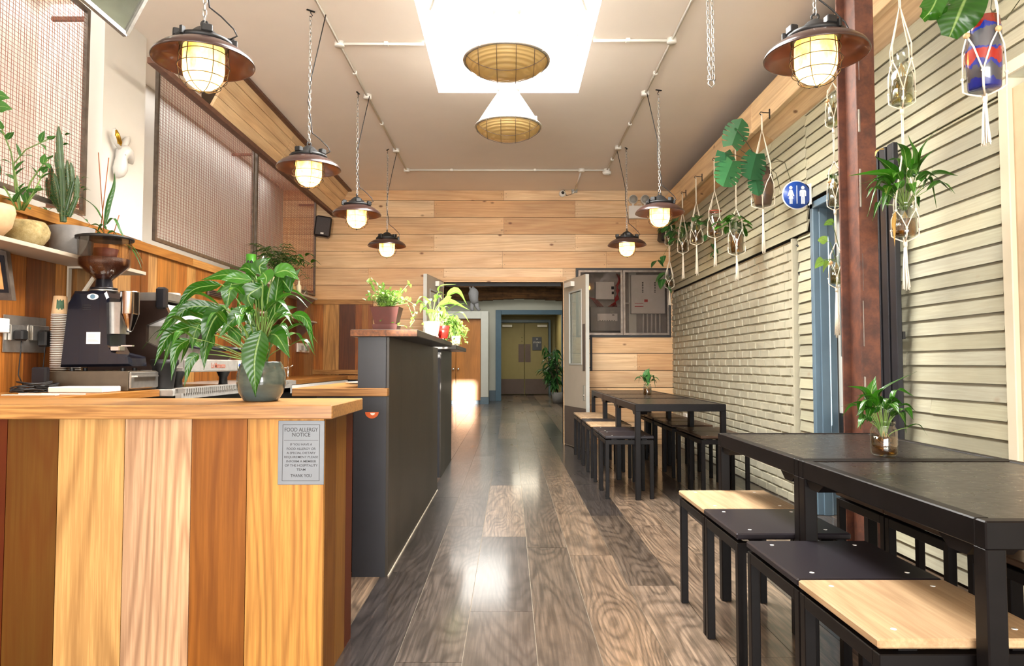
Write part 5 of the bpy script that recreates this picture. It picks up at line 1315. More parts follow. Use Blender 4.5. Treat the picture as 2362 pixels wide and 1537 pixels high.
# --- shelf plants on the left
ZS = 1.665
def spot(px, X, z=ZS): 
    y = X*F/(px-1176); return Vector((X, y, z))
p = spot(52, -2.49); t = potted('zz_plant', 'tall leafy plant in a round mossy stone pot on the pale shelf', 'potted plant', p)
c = MB(); c.lathe([(.060, 0), (.085, .02), (.108, .055), (.112, .085), (.10, .115), (.088, .13), (.083, .128), (.08, .118), (0, .115)], p+Vector((0,0,.001)), 36); c.build('pot', M['stonepot'], t)
lf, st = MB(), MB(); top = p+Vector((0, 0, .12)); kk = p.y/F
def sh(px, py, dy=0): return at(px, py, Y=p.y+dy)
branches = [((45,485),(35,430),(30,380),(60,345),(110,322)), ((50,485),(70,420),(95,385),(112,368)), ((40,485),(15,440),(-15,400),(-40,380)), ((52,485),(85,430),(100,400)), ((48,485),(42,440),(25,350),(5,300)), ((55,485),(70,460),(85,440))]
for br in branches:
    q = [sh(x, y, (R.random()-.5)*.1) for x, y in br]; st.tube(q, [.005-.003*i/len(q) for i in range(len(q))], 6)
    for i in range(1, len(q)):
        for s_ in (-1, 1):
            a = q[i-1].lerp(q[i], .2+.6*R.random()); d = (q[i]-q[i-1]).normalized(); sd = Vector((d.z, 0, -d.x))*s_
            e = a+(d*.55+sd*.8+Vector((0, -.2+R.random()*.4, .05)))*.075
            blade(lf, [a, a.lerp(e, .5)+UP*.006, e], .034, nseg=6, fold=.2)
    d = (q[-1]-q[-2]).normalized(); blade(lf, [q[-1], q[-1]+d*.03, q[-1]+d*.07], .03, nseg=6)
lf.build('foliage', M['leaf_zz'], t); st.build('stems', M['stem'], t)
p = spot(-38, -2.46); t = potted('terracotta_pot', 'pale orange pot with round leaves, mostly outside the left picture edge', 'potted plant', p)
c = MB(); c.lathe([(.06, 0), (.1, .05), (.115, .12), (.108, .15), (.1, .15), (.1, .13), (0, .125)], p+Vector((0,0,.001)), 30); c.build('pot', M['cup'], t)
lf, st = MB(), MB(); k0 = p+Vector((0, 0, .13)); ends = [at(x, y, Y=p.y) for x, y in ((-6, 225), (0, 250), (-30, 200), (-50, 260))]
for e in ends: stem(st, k0, e, .004); blade(lf, [e-Vector((.03, 0, -.0)), e+Vector((.01, 0, .01)), e+Vector((.06, 0, -.005))], .055, nseg=8, side=(0, -.3, 1))
lf.build('foliage', M['leaf_zz'], t); st.build('stems', M['stem'], t)
# euphorbia
p = spot(160, -2.47); t = potted('euphorbia', 'spiny columnar cactus in a grey concrete pot on the pale shelf', 'potted plant', p)
c = MB(); c.lathe([(.092, 0), (.102, .005), (.116, .165), (.108, .166), (.106, .15), (0, .148)], p+Vector((0,0,.001)), 36); c.build('pot', M['concrete'], t)
c = MB(); c.torus(p+Vector((0,0,.163)), .098, .006, 32, 8); c.lathe([(.1, .15), (.05, .156), (0, .156)], p, 20); c.build('inner_pot', M['terracotta'], t)
c = MB(); sp_ = MB(); lf = MB()
def cactus(pts, r):
    pts = [Vector(q) for q in pts]; n = 14; vs = []; m = 4*4
    tot = len(pts)-1
    for i in range(n+1):
        u = i/n*tot; k = min(int(u), tot-1); q = pts[k].lerp(pts[k+1], u-k)
        taper = 1 if u < tot*.85 else max(.25, 1-(u/tot-.85)*5)
        for j in range(m):
            a = 2*PI*j/m; rr = r*(1 if j % 4 == 0 else .62 if j % 4 == 2 else .78)*taper*(1+.10*(i % 2))
            vs.append(q+Vector((rr*math.cos(a), rr*math.sin(a), 0)))
            if j % 4 == 0 and i % 1 == 0: sp_.tube([vs[-1], vs[-1]+Vector((.009*math.cos(a), .009*math.sin(a), .004))], [.001, .0002], 4)
    fs = [(i*m+j, i*m+(j+1) % m, (i+1)*m+(j+1) % m, (i+1)*m+j) for i in range(n) for j in range(m)]+[tuple(range(n*m, n*m+m))]
    c.add(vs, fs, False)
def cc_(px, py, dy=0): return at(px, py, Y=p.y+dy)
for q, r in (([(146,512),(144,430),(138,350),(135,292)], .024), ([(140,490),(122,440),(116,380)], .02), ([(152,500),(158,440),(155,370)], .02), ([(158,500),(176,455),(178,405)], .02), ([(135,480),(112,450),(108,410)], .018), ([(148,500),(140,420),(128,352)], .019), ([(150,490),(168,420),(163,375)], .018), ([(142,490),(134,440),(125,400)], .018)):
    dy = (R.random()-.5)*.08; cactus([cc_(x, y, dy*(i/ (len(q)-1))) for i, (x, y) in enumerate(q)], r*.82)
for x, y in ((150, 312), (146, 335), (188, 412), (186, 435), (192, 440), (115, 455), (100, 462)):
    a = cc_(x, y); blade(lf, [a, a+Vector((.02, 0, .008)), a+Vector((.045, 0, .0))], .018, nseg=6)
c.build('cactus_stems', M['cactus'], t); sp_.build('spines', M['root'], t)['kind'] = 'stuff'; lf.build('leaflets', M['leaf'], t)
# aloe / orchid behind the grinder
p = spot(238, -2.47); t = potted('orchid', 'strap leaved plant with three canes behind the bean hopper', 'potted plant', p)
c = MB(); c.lathe([(.055, 0), (.075, .10), (.07, .1), (0, .09)], p+Vector((0,0,.001)), 24); c.build('pot', M['terracotta'], t)
def oc(px, py, dy=0): return at(px, py, Y=p.y+dy)
lf = MB(); st = MB()
for q, w in ((((240,528),(250,470),(262,430),(265,396)), .032), (((236,508),(215,475),(180,450)), .034), (((245,520),(262,505),(280,540),(300,570)), .03), (((250,540),(300,565),(320,590),(333,615)), .022), (((252,542),(300,572),(318,600),(328,625)), .016), (((235,540),(215,530),(190,545)), .03), (((240,540),(225,520),(205,520)), .03), (((248,540),(262,535),(272,548)), .03), (((244,530),(235,520),(222,540)), .036)):
    blade(lf, [oc(x, y, -.03-.02*R.random()) for x, y in q], w, side=(.3, -.9, .3) if R.random() > 5 else None, nseg=12, fold=.35)
for a, b_ in (((240,540),(227,352)), ((232,530),(251,364)), ((262,540),(275,496))):
    st.tube([oc(*a), oc(*b_)], .0028, 6)
# trailing stem
q = [oc(x, y, -.05) for x, y in ((225,535),(190,500),(140,478),(80,478),(30,478))]; st.tube(q, .002, 5)
for i in range(9):
    u = i/9*4; k = min(int(u), 3); a = q[k].lerp(q[k+1], u-k); blade(lf, [a, a+Vector((.02*(-1)**i, -.01, -.015)), a+Vector((.035*(-1)**i, -.02, -.03))], .02, nseg=6)
lf.build('foliage', M['leaf_zz'], t); st.build('canes', plain('cane', '#9a5a35', .6), t)
# fern on the upper far shelf
p = Vector((-2.5, 7.6, 1.871)); t = potted('boston_fern', 'feathery fern in a pot on the upper far shelf before the mesh', 'potted plant', p)
c = MB(); c.lathe([(.07, 0), (.09, .12), (.08, .12), (0, .11)], p, 24); c.build('pot', M['cream_pot'], t)
lf = MB(); st = MB(); top = p+Vector((0, 0, .12))
for i in range(34):
    a = R.random()*2*PI; L = .32+.3*R.random(); d = Vector((math.cos(a)*.6, math.sin(a), 0))
    if d.x < -.2: d.x *= .3
    e = top+d*L+UP*(.12+.3*R.random()-.2*L); m_ = top.lerp(e, .5)+UP*.20
    pts = [top*(1-u)**2+m_*2*u*(1-u)+e*u*u for u in [k/9 for k in range(10)]]
    st.tube(pts, .0022, 4)
    for k in range(2, 10):
        for s_ in (-1, 1):
            sd = (pts[k]-pts[k-1]).normalized().cross(UP).normalized()*s_
            blade(lf, [pts[k], pts[k]+sd*.035+UP*.004, pts[k]+sd*.07-UP*.02], .022, nseg=3, rnd=R.random())
for i in range(7):
    e = at(640+i*13, 590+R.random()*20, Y=7.6); stem(st, top, e, .003); blade(lf, [e, e+Vector((.05, -.02, .02)), e+Vector((.12, -.03, -.03))], .07, nseg=8)
lf.build('fronds', M['leaf'], t); st.build('stems', M['stem'], t)

# --- plants on the bar
p = at(892, 765, Y=3.84); p.z = SZ+.001
t = potted('trailing_plant', 'small leaved trailing plant in a square terracotta pot at the bar end', 'potted plant', p)
k4 = p.y/F
c = MB(); c.lathe([(.062*1.414, 0), (.066*1.414, .037), (.061*1.414, .037), (0, .03)], p, 4, False, ph=PI/4); c.build('saucer', M['terracotta'], t)
c = MB(); c.lathe([(.055*1.414, .034), (.076*1.414, .128), (.078*1.414, .13), (.072*1.414, .13), (.07*1.414, .115), (0, .11)], p, 4, False, ph=PI/4); c.build('pot', M['terracotta'], t)
lf = MB(); st = MB(); top = p+Vector((0, 0, .12))
def tr_(pts, n, w, lm=lf):
    st.tube(pts, .0012, 4); m = len(pts)-1
    for i in range(n):
        u = (i+.7)/n*m; k = min(int(u), m-1); a = pts[k].lerp(pts[k+1], u-k); d = Vector((R.random()-.5, R.random()-.5, R.random()-.3)).normalized()
        blade(lm, [a, a+d*w*.5+UP*.003, a+d*w*1.05], w*.8, nseg=4, prof=lambda u: math.sin(PI*min(1, u**.6))**.6)
for i in range(70):
    a = R.random()*2*PI; r_ = .03+R.random()*.09; h = .035+R.random()*.10*(1.2-r_*6)
    e = top+Vector((math.cos(a)*r_, math.sin(a)*r_, max(.02, h))); tr_([top+Vector((math.cos(a)*.03, math.sin(a)*.03, 0)), top.lerp(e, .6)+UP*.02, e], 6, .018+.008*R.random())
def bp(px, py, dy=0): return at(px, py, Y=3.84+dy)
for q in (((880,700),(862,670),(852,650),(848,655)), ((910,700),(935,690),(952,700),(958,720),(948,742)), ((885,708),(875,725),(885,742),(905,750),(935,752)), ((890,700),(872,660),(858,645)), ((912,690),(938,660),(945,655)), ((905,705),(940,700),(956,740),(945,755))):
    tr_([bp(x, y, -.085 if i == 2 else -.05) for x, y in q], 9, .024)
lf.build('foliage', M['leaf_light'], t); st.build('stems', M['stem'], t)
p = Vector((at(996, 770, Y=4.45).x, 4.45, SZ+.001)); t = potted('peace_lily', 'bright sunlit peace lily in a cream pot at the edge of the bar slab', 'potted plant', p)
c = MB(); c.lathe([(.036, 0), (.040, .005), (.054, .085), (.056, .088), (.050, .088), (.048, .075), (0, .07)], p, 30); c.build('pot', M['cream_pot'], t)
lf = MB(); st = MB(); top = p+Vector((0, 0, .075))
def lp(px, py, dy=0): return at(px, py, Y=4.45+dy)
for b_, m_, e_, w in (((1012,672),(1018,660),(1052,656),.05), ((1030,683),(1055,672),(1078,705),.055), ((1010,705),(1040,697),(1082,715),.05), ((1045,725),(1065,722),(1083,745),.03), ((1005,720),(985,720),(984,732),.04), ((1008,680),(1002,690),(1020,680),.05), ((1025,690),(1040,690),(1032,700),.04), ((1030,718),(1050,705),(1075,700),.04), ((985,745),(975,750),(978,742),.03), ((1015,735),(1022,715),(1012,705),.04), ((1040,740),(1050,728),(1060,740),.03)):
    B_, M_, E_ = lp(*b_), lp(*m_, -.02), lp(*e_, -.03); blade(lf, [B_, M_, E_], w, nseg=10, side=(.2, -.75, .6) if R.random() > .4 else None); stem(st, top, B_, .0022, Vector((-.01, 0, .03)))
lily(lf, st, top, 12, .17, .16, .085, .035, seed=8)
lf.build('foliage', M['leaf_light'], t); st.build('stems', M['stem'], t)
p = Vector((at(1022, 770, Y=4.85).x, 4.85, SZ+.001)); t = potted('red_pot', 'small red pot squeezed between the sunlit plants on the bar', 'pot', p)
c = MB(); c.lathe([(.03, 0), (.045, .085), (.04, .085), (0, .08)], p, 24); c.build('pot', M['red_pot'], t)
for i, (px, y, n, s_, l, mt) in enumerate(((1040, 5.2, 60, 21, 'sunlit small leaved plant in a clear jar at the far end of the bar slab', 'leaf_light'), (1052, 6.75, 45, 22, 'bushy pale green plant on the farther bar block', 'leaf_light'))):
    p = Vector((at(px, 780, Y=y).x, y, SZ+.001)); t = potted('trailing_plant', l, 'potted plant', p)
    c = MB(); c.lathe([(.035, 0), (.045, .09), (.04, .09), (0, .08)], p, 24); c.build('pot', M['glass' if i == 0 else 'cream_pot'], t)
    lf = MB(); st = MB(); top = p+Vector((0, 0, .08))
    for k in range(n):
        a = R.random()*2*PI; r_ = .03+R.random()*.1; e = top+Vector((math.cos(a)*r_, math.sin(a)*r_, .09-R.random()*.16)); tr_([top, top.lerp(e, .5)+UP*.06, e], 6, .026, lf)
    lf.build('foliage', M[mt], t); st.build('stems', M['stem'], t)
# grey felt figure on the corridor cupboard
p = Vector((at(1098, 716, Y=19.1).x, 19.1, 2.471)); t = thing('seated_figure', 'grey felt long eared animal figure standing on top of the corridor cupboard', 'figurine', tuple(p))
c = MB()
def fp(px, py, dy=0): return at(px, py, Y=19.1+dy)
c.tube([fp(1096,700), fp(1093,690), fp(1092,678), fp(1094,670), fp(1097,666)], [.10, .12, .14, .125, .06], 14)
c.tube([fp(1090,700), fp(1088,710), fp(1090,717)], [.06, .05, .055], 10); c.tube([fp(1098,700), fp(1101,710), fp(1106,717)], [.07, .05, .045], 10); c.tube([fp(1095,684), fp(1084,690)], [.05, .03], 8)
c.build('body', M['felt'], t)
c = MB(); c.tube([fp(1090,672), fp(1086,668), fp(1083,662)], [.05, .035, .02], 8); c.tube([fp(1092,670), fp(1091,664), fp(1091,660)], [.04, .03, .012], 8); c.build('ears', M['felt'], t)
# ficus by the end doors
p = Vector((1.30, 19.3, 0)); t = potted('ficus', 'tall glossy potted plant in the corridor beside the olive doors', 'potted plant', p)
c = MB(); c.lathe([(.13, 0), (.18, .3), (.165, .3), (0, .28)], p, 24); c.build('pot', M['concrete'], t)
lf = MB(); st = MB()
for i in range(9):
    e = p+Vector((-.42+R.random()*.45, (R.random()-.5)*.4, .9+R.random()*.75)); pts = [p+Vector((0,0,.28)), p.lerp(e, .5)+Vector((0, 0, .2)), e]; st.tube(pts, .012, 6)
    for k in range(15):
        u = .25+.75*R.random(); a = (pts[0]*(1-u)+pts[1]*u).lerp(pts[1]*(1-u)+pts[2]*u, u); d = Vector((R.random()-.6, R.random()-.6, -.1-.5*R.random())).normalized()*.28; blade(lf, [a, a+d*.5+UP*.03, a+d], .10, nseg=6)
lf.build('foliage', M['leaf_dark'], t); st.build('trunk', M['stem_dark'], t)

# ================================================================== MACRAME HANGERS
XH = 1.96
def tassel(mb, p, L, w, n=12):
    for i in range(n):
        a = 2*PI*i/n; e = Vector(p)+Vector((math.cos(a)*w, math.sin(a)*w, -L*(.9+.1*R.random())))
        mb.tube([Vector(p)+Vector((math.cos(a)*.004, math.sin(a)*.004, 0)), Vector(p).lerp(e, .5)+Vector((R.random()-.5, R.random()-.5, 0))*.006, e], .0026, 5)
def hook(t, x, y, z):
    c = MB(); c.box((1.992, y-.006, z-.035), (1.9995, y+.006, z+.04)); c.tube([(1.996, y, z+.01), (x+.012, y, z+.012), (x-.008, y, z+.018), (x-.016, y, z+.004), (x-.004, y, z-.008)], .0035, 6); c.build('wall_hook', M['rubber'], t)
def hanger(x, y, ztop, tiers, ztas, label, beads=False, rope=.0032, hk=True, rot=.4):
    """tiers: (z_neck_of_cords, z_vessel_top, z_vessel_bottom, r_vessel)"""
    t = thing('macrame_hanger', label, 'plant hanger', (x, y, ztop), group=None); c = MB(); z = ztop; C_ = Vector((x, y, 0))
    bd = []
    for ti, (zn, zt, zb, r) in enumerate(tiers):
        rr = r+.006; zm = zt-(zt-zb)*.42; zl_ = zt-(zt-zb)*.80
        for k in range(2): c.tube([C_+Vector((.003*(k*2-1), 0, z)), C_+Vector((.003*(k*2-1), 0, zn))], rope*.9, 6)
        for j in range(4):
            a = rot+PI/2*j; d = Vector((math.cos(a), math.sin(a), 0)); a2 = a+PI/4; d2 = Vector((math.cos(a2), math.sin(a2), 0)); a3 = a-PI/4; d3 = Vector((math.cos(a3), math.sin(a3), 0))
            q1 = C_+d*rr+UP*(zt-(zt-zb)*.25)
            for o in (-.0025, .0025):
                c.tube([C_+UP*zn+d*.003, C_+d*(rr*.55)+UP*((zn+zt)/2)+Vector((o, o, 0)), C_+d*rr+UP*(zt+.01)+Vector((o, o, 0)), q1], rope*.75, 6)
            if beads: bd.append(q1)
            else: c.ico(q1, rope*2.0, 5)
            for dd in (d2, d3): c.tube([q1, C_+(d+dd).normalized()*rr*1.02+UP*(zt-(zt-zb)*.45), C_+dd*rr+UP*zl_], rope*.8, 6)
        for j in range(4):
            a = rot+PI/2*j+PI/4; d = Vector((math.cos(a), math.sin(a), 0)); c.ico(C_+d*rr+UP*zl_, rope*1.8, 5)
            c.tube([C_+d*rr+UP*zl_, C_+d*rr*.98+UP*(zb+.004), C_+d*rr*.75+UP*(zb-.006), C_+d*.006+UP*(zb-.022)], rope, 6)
        c.tube([C_+UP*(zb-.015), C_+UP*(zb-.045)], [.009, .008], 10); z = zb-.04
    c.build('cords', M['rope'], t)
    for q in bd:
        k = MB(); k.ico(q, .011, 6); k.build('bead', M['bead'], t)
    if ztas is not None:
        c = MB(); tassel(c, (x, y, z), z-ztas, .014 if z-ztas < .35 else .018); c.build('tassel', M['rope'], t)
    if hk: hook(t, x, y, ztop)
    return t
def jar(x, y, zt, zb, r, label, kind='jar', water=.5, wm='water', plant=None, seed=1, lm='leaf', roots=True):
    t = thing('glass_jar' if kind != 'vase' else 'glass_vase', label, 'jar' if kind != 'vase' else 'vase', (x, y, zb)); h = zt-zb
    if kind == 'jar': pr = [(r*.85, 0), (r*.97, h*.05), (r, h*.15), (r, h*.72), (r*.82, h*.84), (r*.8, h*.9), (r*.86, h*.91), (r*.86, h)]
    elif kind == 'bottle': pr = [(r*.9, 0), (r, h*.04), (r, h*.5), (r*.85, h*.62), (r*.42, h*.8), (r*.38, h*.97), (r*.45, h)]
    else: pr = [(r*.8, 0), (r*.9, h*.05), (r, h*.6), (r*1.05, h)]
    c = MB(); c.lathe([(0, .001), (r*.8, 0)], (x, y, zb), 28); c.shell([(q, z) for q, z in pr], (x, y, zb), 28); c.build('glass', M['glass'], t)
    c = MB(); hw_ = h*water; pw_ = [(0, .004)]+[(q*.93, min(z+.003, hw_)) for q, z in pr if z < hw_]+[(r*.9, hw_), (0, hw_)]
    c.lathe([(max(q, 1e-5), z) for q, z in pw_], (x, y, zb), 24); c.build('water', M[wm], t)
    if roots:
        c = MB()
        for i in range(9):
            c.tube([Vector((x, y, zb+h*.75)), Vector((x+(R.random()-.5)*r, y+(R.random()-.5)*r, zb+h*.45)), Vector((x+(R.random()-.5)*r*1.4, y+(R.random()-.5)*r*1.4, zb+h*(.1+.2*R.random())))], .0014, 4)
        c.build('roots', M['root'], t)
    if plant:
        lf, st = MB(), MB(); plant(lf, st, Vector((x, y, zb+h*.8))); lf.build('foliage', M[lm], t)
        if st.v: st.build('stems', M['stem'], t)
    return t
def hz(px, py, y): return at(px, py, Y=y).z
def hx_(px, y): return (px-1176)/F*y
def ivy(n, r, L, w, bias=(0,0,0), sd=3):
    def f(lf, st, b_):
        r_ = random.Random(sd)
        for i in range(n):
            a = 2*PI*r_.random(); e = b_+Vector((math.cos(a)*r*r_.random(), math.sin(a)*r*r_.random(), L*(r_.random()*1.2-.25)))+Vector(bias)*r_.random()
            stem(st, b_, e, .0014, UP*.03, 4); d = Vector((math.cos(a), math.sin(a), -.5)).normalized()
            blade(lf, [e, e+d*w*.55+UP*.01, e+d*w*1.2], w, nseg=6, prof=lambda u: math.sin(PI*min(1, u**.55))**.7)
    return f
def tendril(lf, st, pts, n, w):
    st.tube(pts, .0018, 5); m = len(pts)-1
    for i in range(n):
        u = (i+1)/n*m; k = min(int(u), m-1); a = pts[k].lerp(pts[k+1], min(1, u-k)); d = Vector((R.random()-.5, -.3, -.6)).normalized(); blade(lf, [a, a+d*w*.5, a+d*w*1.2], w*.8, nseg=6, prof=lambda u: math.sin(PI*min(1, u**.55))**.7)

# 1: far corner, two tiers
y = 8.62; x = hx_(1546, y)
def pl1(lf, st, b_):
    ivy(14, .10, .12, .07, sd=11)(lf, st, b_)
    tendril(lf, st, [at(1546, 560, Y=y), at(1530, 590, Y=y), at(1518, 600, Y=y), at(1512, 602, Y=y)], 3, .10)
hanger(x, y, 3.0, [(hz(1548, 500, y), hz(0, 530, y), hz(0, 563, y), .045), (hz(0, 600, y), hz(0, 635, y), hz(0, 662, y), .05)], hz(0, 705, y), 'two tier macrame hanger in the far corner by the fuse cabinet')
jar(x, y, hz(0, 530, y), hz(0, 563, y), .045, 'little jar with trailing leaves in the upper tier at the far corner', plant=pl1, lm='leaf_dark')
jar(x, y, hz(0, 635, y), hz(0, 662, y), .05, 'reddish jar in the lower tier at the far corner', plant=lambda lf, st, b_: tendril(lf, st, [b_, at(1528, 625, Y=y), at(1526, 640, Y=y), at(1535, 655, Y=y)], 4, .13), lm='leaf_dark', wm='water')
# 2
y = 7.98; x = hx_(1578, y); hanger(x, y, 3.0, [(hz(0, 490, y), hz(0, 540, y), hz(0, 580, y), .055)], hz(0, 645, y), 'macrame hanger with dark heart leaves, second from the pine wall')
jar(x, y, hz(0, 540, y), hz(0, 580, y), .052, 'round jar with dark heart shaped leaves, second hanger from the pine wall', plant=ivy(20, .20, .22, .11, (-.05, 0, .05), 4), lm='leaf_dark')
# 3
y = 7.3; x = hx_(1610, y); hanger(x, y, 3.0, [(hz(0, 465, y), hz(0, 520, y), hz(0, 560, y), .06)], hz(0, 636, y), 'macrame hanger holding a bottle, third from the pine wall')
def pl3(lf, st, b_): ivy(7, .16, .10, .11, (.10, 0, -.02), 6)(lf, st, b_); tendril(lf, st, [b_, at(1640, 560, Y=y), at(1650, 575, Y=y), at(1642, 590, Y=y)], 5, .07)
jar(x, y, hz(0, 505, y), hz(0, 560, y), .052, 'clear bottle with dark leaves in the third hanger from the pine wall', 'bottle', plant=pl3, lm='leaf_dark')
# 4
y = 6.66; x = hx_(1653, y); hanger(x, y, 3.0, [(hz(0, 440, y), hz(0, 490, y), hz(0, 543, y), .062)], hz(0, 616, y), 'macrame hanger behind the monstera leaves, holding a copper rimmed jar')
j = jar(x, y, hz(0, 485, y), hz(0, 543, y), .062, 'amber tinted jar with copper rim and no leaves', plant=None, water=.7)
c = MB(); c.torus((x, y, hz(0, 487, y)), .055, .008, 28, 8); c.build('copper_rim', M['copper'], j)
# 5
y = 5.98; x = hx_(1703, y); hanger(x, y, 3.0, [(hz(0, 482, y), hz(0, 515, y), hz(0, 583, y), .064)], hz(0, 649, y), 'long single string hanger with green ivy in a tall glass vase')
jar(x, y, hz(0, 515, y), hz(0, 583, y), .060, 'tall clear vase with bright ivy leaves and brownish water', 'vase', water=.62, plant=ivy(18, .11, .12, .085, (-.05, 0, .02), 9), lm='leaf')
# 6 brown vase with monstera
y = 5.38; x = hx_(1766, y); zt, zb = hz(0, 386, y), hz(0, 474, y)
hanger(x, y, 2.985, [(hz(0, 300, y), zt, zb, .078)], hz(0, 585, y), 'macrame hanger carrying the brown stoneware vase beside the restroom sign', rope=.0042)
t = potted('stoneware_vase', 'brown stoneware vase with monstera, hanging beside the restroom sign', 'vase', (x, y, zb)); h = zt-zb
c = MB(); c.lathe([(.052, 0), (.06, .01), (.076, h*.35), (.076, h*.75), (.062, h*.9), (.048, h*.94), (.05, h), (.043, h), (.042, h*.9), (0, h*.88)], (x, y, zb), 40); c.build('vase_body', M['brown_vase'], t)
lf, st = MB(), MB()
def monstera(px, py, ang, L, w, yy, tilt=.3, holes=True, sd=1):
    """split leaf built as a fan of lobes round a midrib; ang = screen direction of the tip"""
    r_ = random.Random(sd); c0 = at(px, py, Y=yy); d = Vector((math.cos(ang), -tilt, math.sin(ang))).normalized(); s_ = d.cross(Vector((0, -1, .25))).normalized(); nn = s_.cross(d); lf.rnd = r_.random()
    L *= 1.2; w *= 1.22; N = 7; rib = [c0+d*L*(i/N)-nn*.03*L*math.sin(i/N*PI) for i in range(N+1)]
    for sg in (-1, 1):
        edge = []
        for i in range(N+1):
            u = i/N; ww = w*.5*(math.sin(PI*(u*.86+.13))**.62) if u < .98 else w*.02
            lead = d*L*(.10*math.sin(u*PI)); edge.append(rib[i]+s_*sg*ww-d*L*.10*(1-u)*1.5+lead-nn*ww*.25)
        for i in range(N):
            a, b_ = rib[i], rib[i+1]; e0, e1 = edge[i], edge[i+1]
            if 1 <= i <= N-2: cut = .36; e0 = e0.lerp(e1, cut*.9); n0 = a.lerp(b_, .0)
            m0 = a.lerp(e0, .42); m1 = b_.lerp(e1, .42)
            mid0 = a.lerp(edge[i], .42)
            lf.add([a, b_, b_.lerp(edge[i+1], .42), mid0, e0, e1], [(0, 1, 2, 3) if sg > 0 else (3, 2, 1, 0), (3, 2, 5, 4) if sg > 0 else (4, 5, 2, 3)], True)
    return c0
vt = Vector((x, y, zt))
for i, (px, py, an, L, w) in enumerate(((1688, 335, 1.25, .17, .16), (1672, 352, -1.5, .19, .14), (1690, 372, -2.0, .20, .16), (1745, 355, -1.9, .20, .17), (1742, 400, -1.55, .16, .10), (1700, 300, 2.6, .02, .02))):
    c0 = monstera(px, py, an, L, w, y-.06-.03*(i % 3), sd=i); stem(st, vt-UP*.02, c0, .004, UP*.05)
for q in (((1766,384),(1785,365),(1810,375),(1824,418)), ((1770,384),(1790,400),(1800,440)), ((1766,380),(1795,372),(1806,374))): st.tube([at(a, b_, Y=y-.02) for a, b_ in q], .0022, 5)
lf.build('foliage', M['monstera'], t); st.build('stems', M['stem_dark'], t)
# 7 three tier chain of jars left of the column
y = 4.02; x = hx_(1934, y)
hanger(x, y, 2.985, [(hz(0, 190, y), hz(0, 215, y), hz(0, 288, y), .036), (hz(0, 372, y), hz(0, 400, y), hz(0, 475, y), .036), (hz(0, 560, y), hz(0, 590, y), hz(0, 655, y), .036)], hz(0, 780, y), 'three tier macrame hanger in front of the blue door frame', beads=True, rope=.0028)
sp2 = ivy(4, .05, .06, .035, (-.02, 0, .01), 3)
jar(x, y, hz(0, 212, y), hz(0, 288, y), .034, 'clear jar in the top tier beside the rusty column', 'bottle', wm='water_clear')
jar(x, y, hz(0, 398, y), hz(0, 475, y), .034, 'clear jar with a few leaves in the middle tier beside the rusty column', 'bottle', wm='water_clear', plant=sp2)
def pl7(lf, st, b_):
    for q, w in ((((1928,600),(1915,560),(1897,552)), .05), (((1930,600),(1905,598),(1890,606)), .06), (((1930,605),(1915,598),(1905,612)), .05), (((1935,570),(1920,512),(1912,512)), .04)):
        pts = [at(a, b2, Y=y-.03) for a, b2 in q]; st.tube(pts, .002, 5); d = (pts[-1]-pts[-2]).normalized(); blade(lf, [pts[-1]-d*.03, pts[-1]-UP*.004, pts[-1]+d*.03-UP*.02], w, nseg=8, side=(0, -.4, 1), prof=lambda u: math.sin(PI*min(1, u**.55))**.7)
jar(x, y, hz(0, 588, y), hz(0, 655, y), .034, 'clear jar with monstera sprigs in the lowest tier beside the rusty column', 'bottle', wm='water_clear', plant=pl7, lm='leaf_light')
# 8 bottle and peace lily right of the column
y = 3.05; x = hx_(2096, y)
hanger(x, y, 2.93, [(hz(0, 15, y), hz(0, 112, y), hz(0, 238, y), .046), (hz(0, 350, y), hz(0, 468, y), hz(0, 545, y), .047)], hz(0, 672, y), 'two tier macrame hanger with bottle and peace lily jar right of the column', rope=.003)
jar(x, y, hz(0, 112, y), hz(0, 238, y), .045, 'clear bottle with trailing root in the upper tier right of the column', 'bottle', wm='water_clear', water=.45)
def pl8(lf, st, b_):
    for q, w in ((((2085,440),(2040,400),(1958,405)), .055), (((2090,430),(2050,385),(2018,360)), .05), (((2100,430),(2110,360),(2095,312)), .055), (((2110,430),(2130,340),(2165,292)), .05), (((2110,440),(2160,400),(2210,405)), .045), (((2115,450),(2145,415),(2160,480)), .045), (((2080,450),(2030,420),(2000,500)), .05), (((2085,450),(2040,450),(2012,510)), .05), (((2080,460),(2050,430),(2035,488)), .05), (((2095,430),(2070,370),(2040,372)), .06), (((2100,440),(2120,380),(2155,345)), .05), (((2090,445),(2060,410),(2000,440)), .06), (((2095,430),(2095,380),(2092,420)), .07), (((2110,440),(2140,400),(2170,395)), .04), (((2085,440),(2035,410),(1985,425)), .05), (((2100,440),(2085,345),(2068,330)), .045)):
        dy = (R.random()-.5)*.14; pts = [at(a, b2, Y=y+dy*(i/2)) for i, (a, b2) in enumerate(q)]; m_ = pts[0].lerp(pts[1], .5); stem(st, b_, m_, .002, UP*.01, 5); blade(lf, [m_, pts[1], pts[2]], w*1.1, nseg=12, wave=.02)
    lily(lf, st, b_, 16, .14, .22, .12, .04, seed=12)
jl = jar(x, y, hz(0, 468, y), hz(0, 545, y), .046, 'mason jar holding a full peace lily right of the rusty column', plant=pl8)
c = MB(); blade(c, [at(2066, 488, Y=y-.02), at(2062, 520, Y=y-.02), at(2064, 570, Y=y-.02)], .02, nseg=8); blade(c, [at(2040, 345, Y=y-.02), at(2025, 348, Y=y-.02), at(2018, 362, Y=y-.02)], .03, nseg=8); c.build('withered_leaf', M['leaf_dry'], jl)
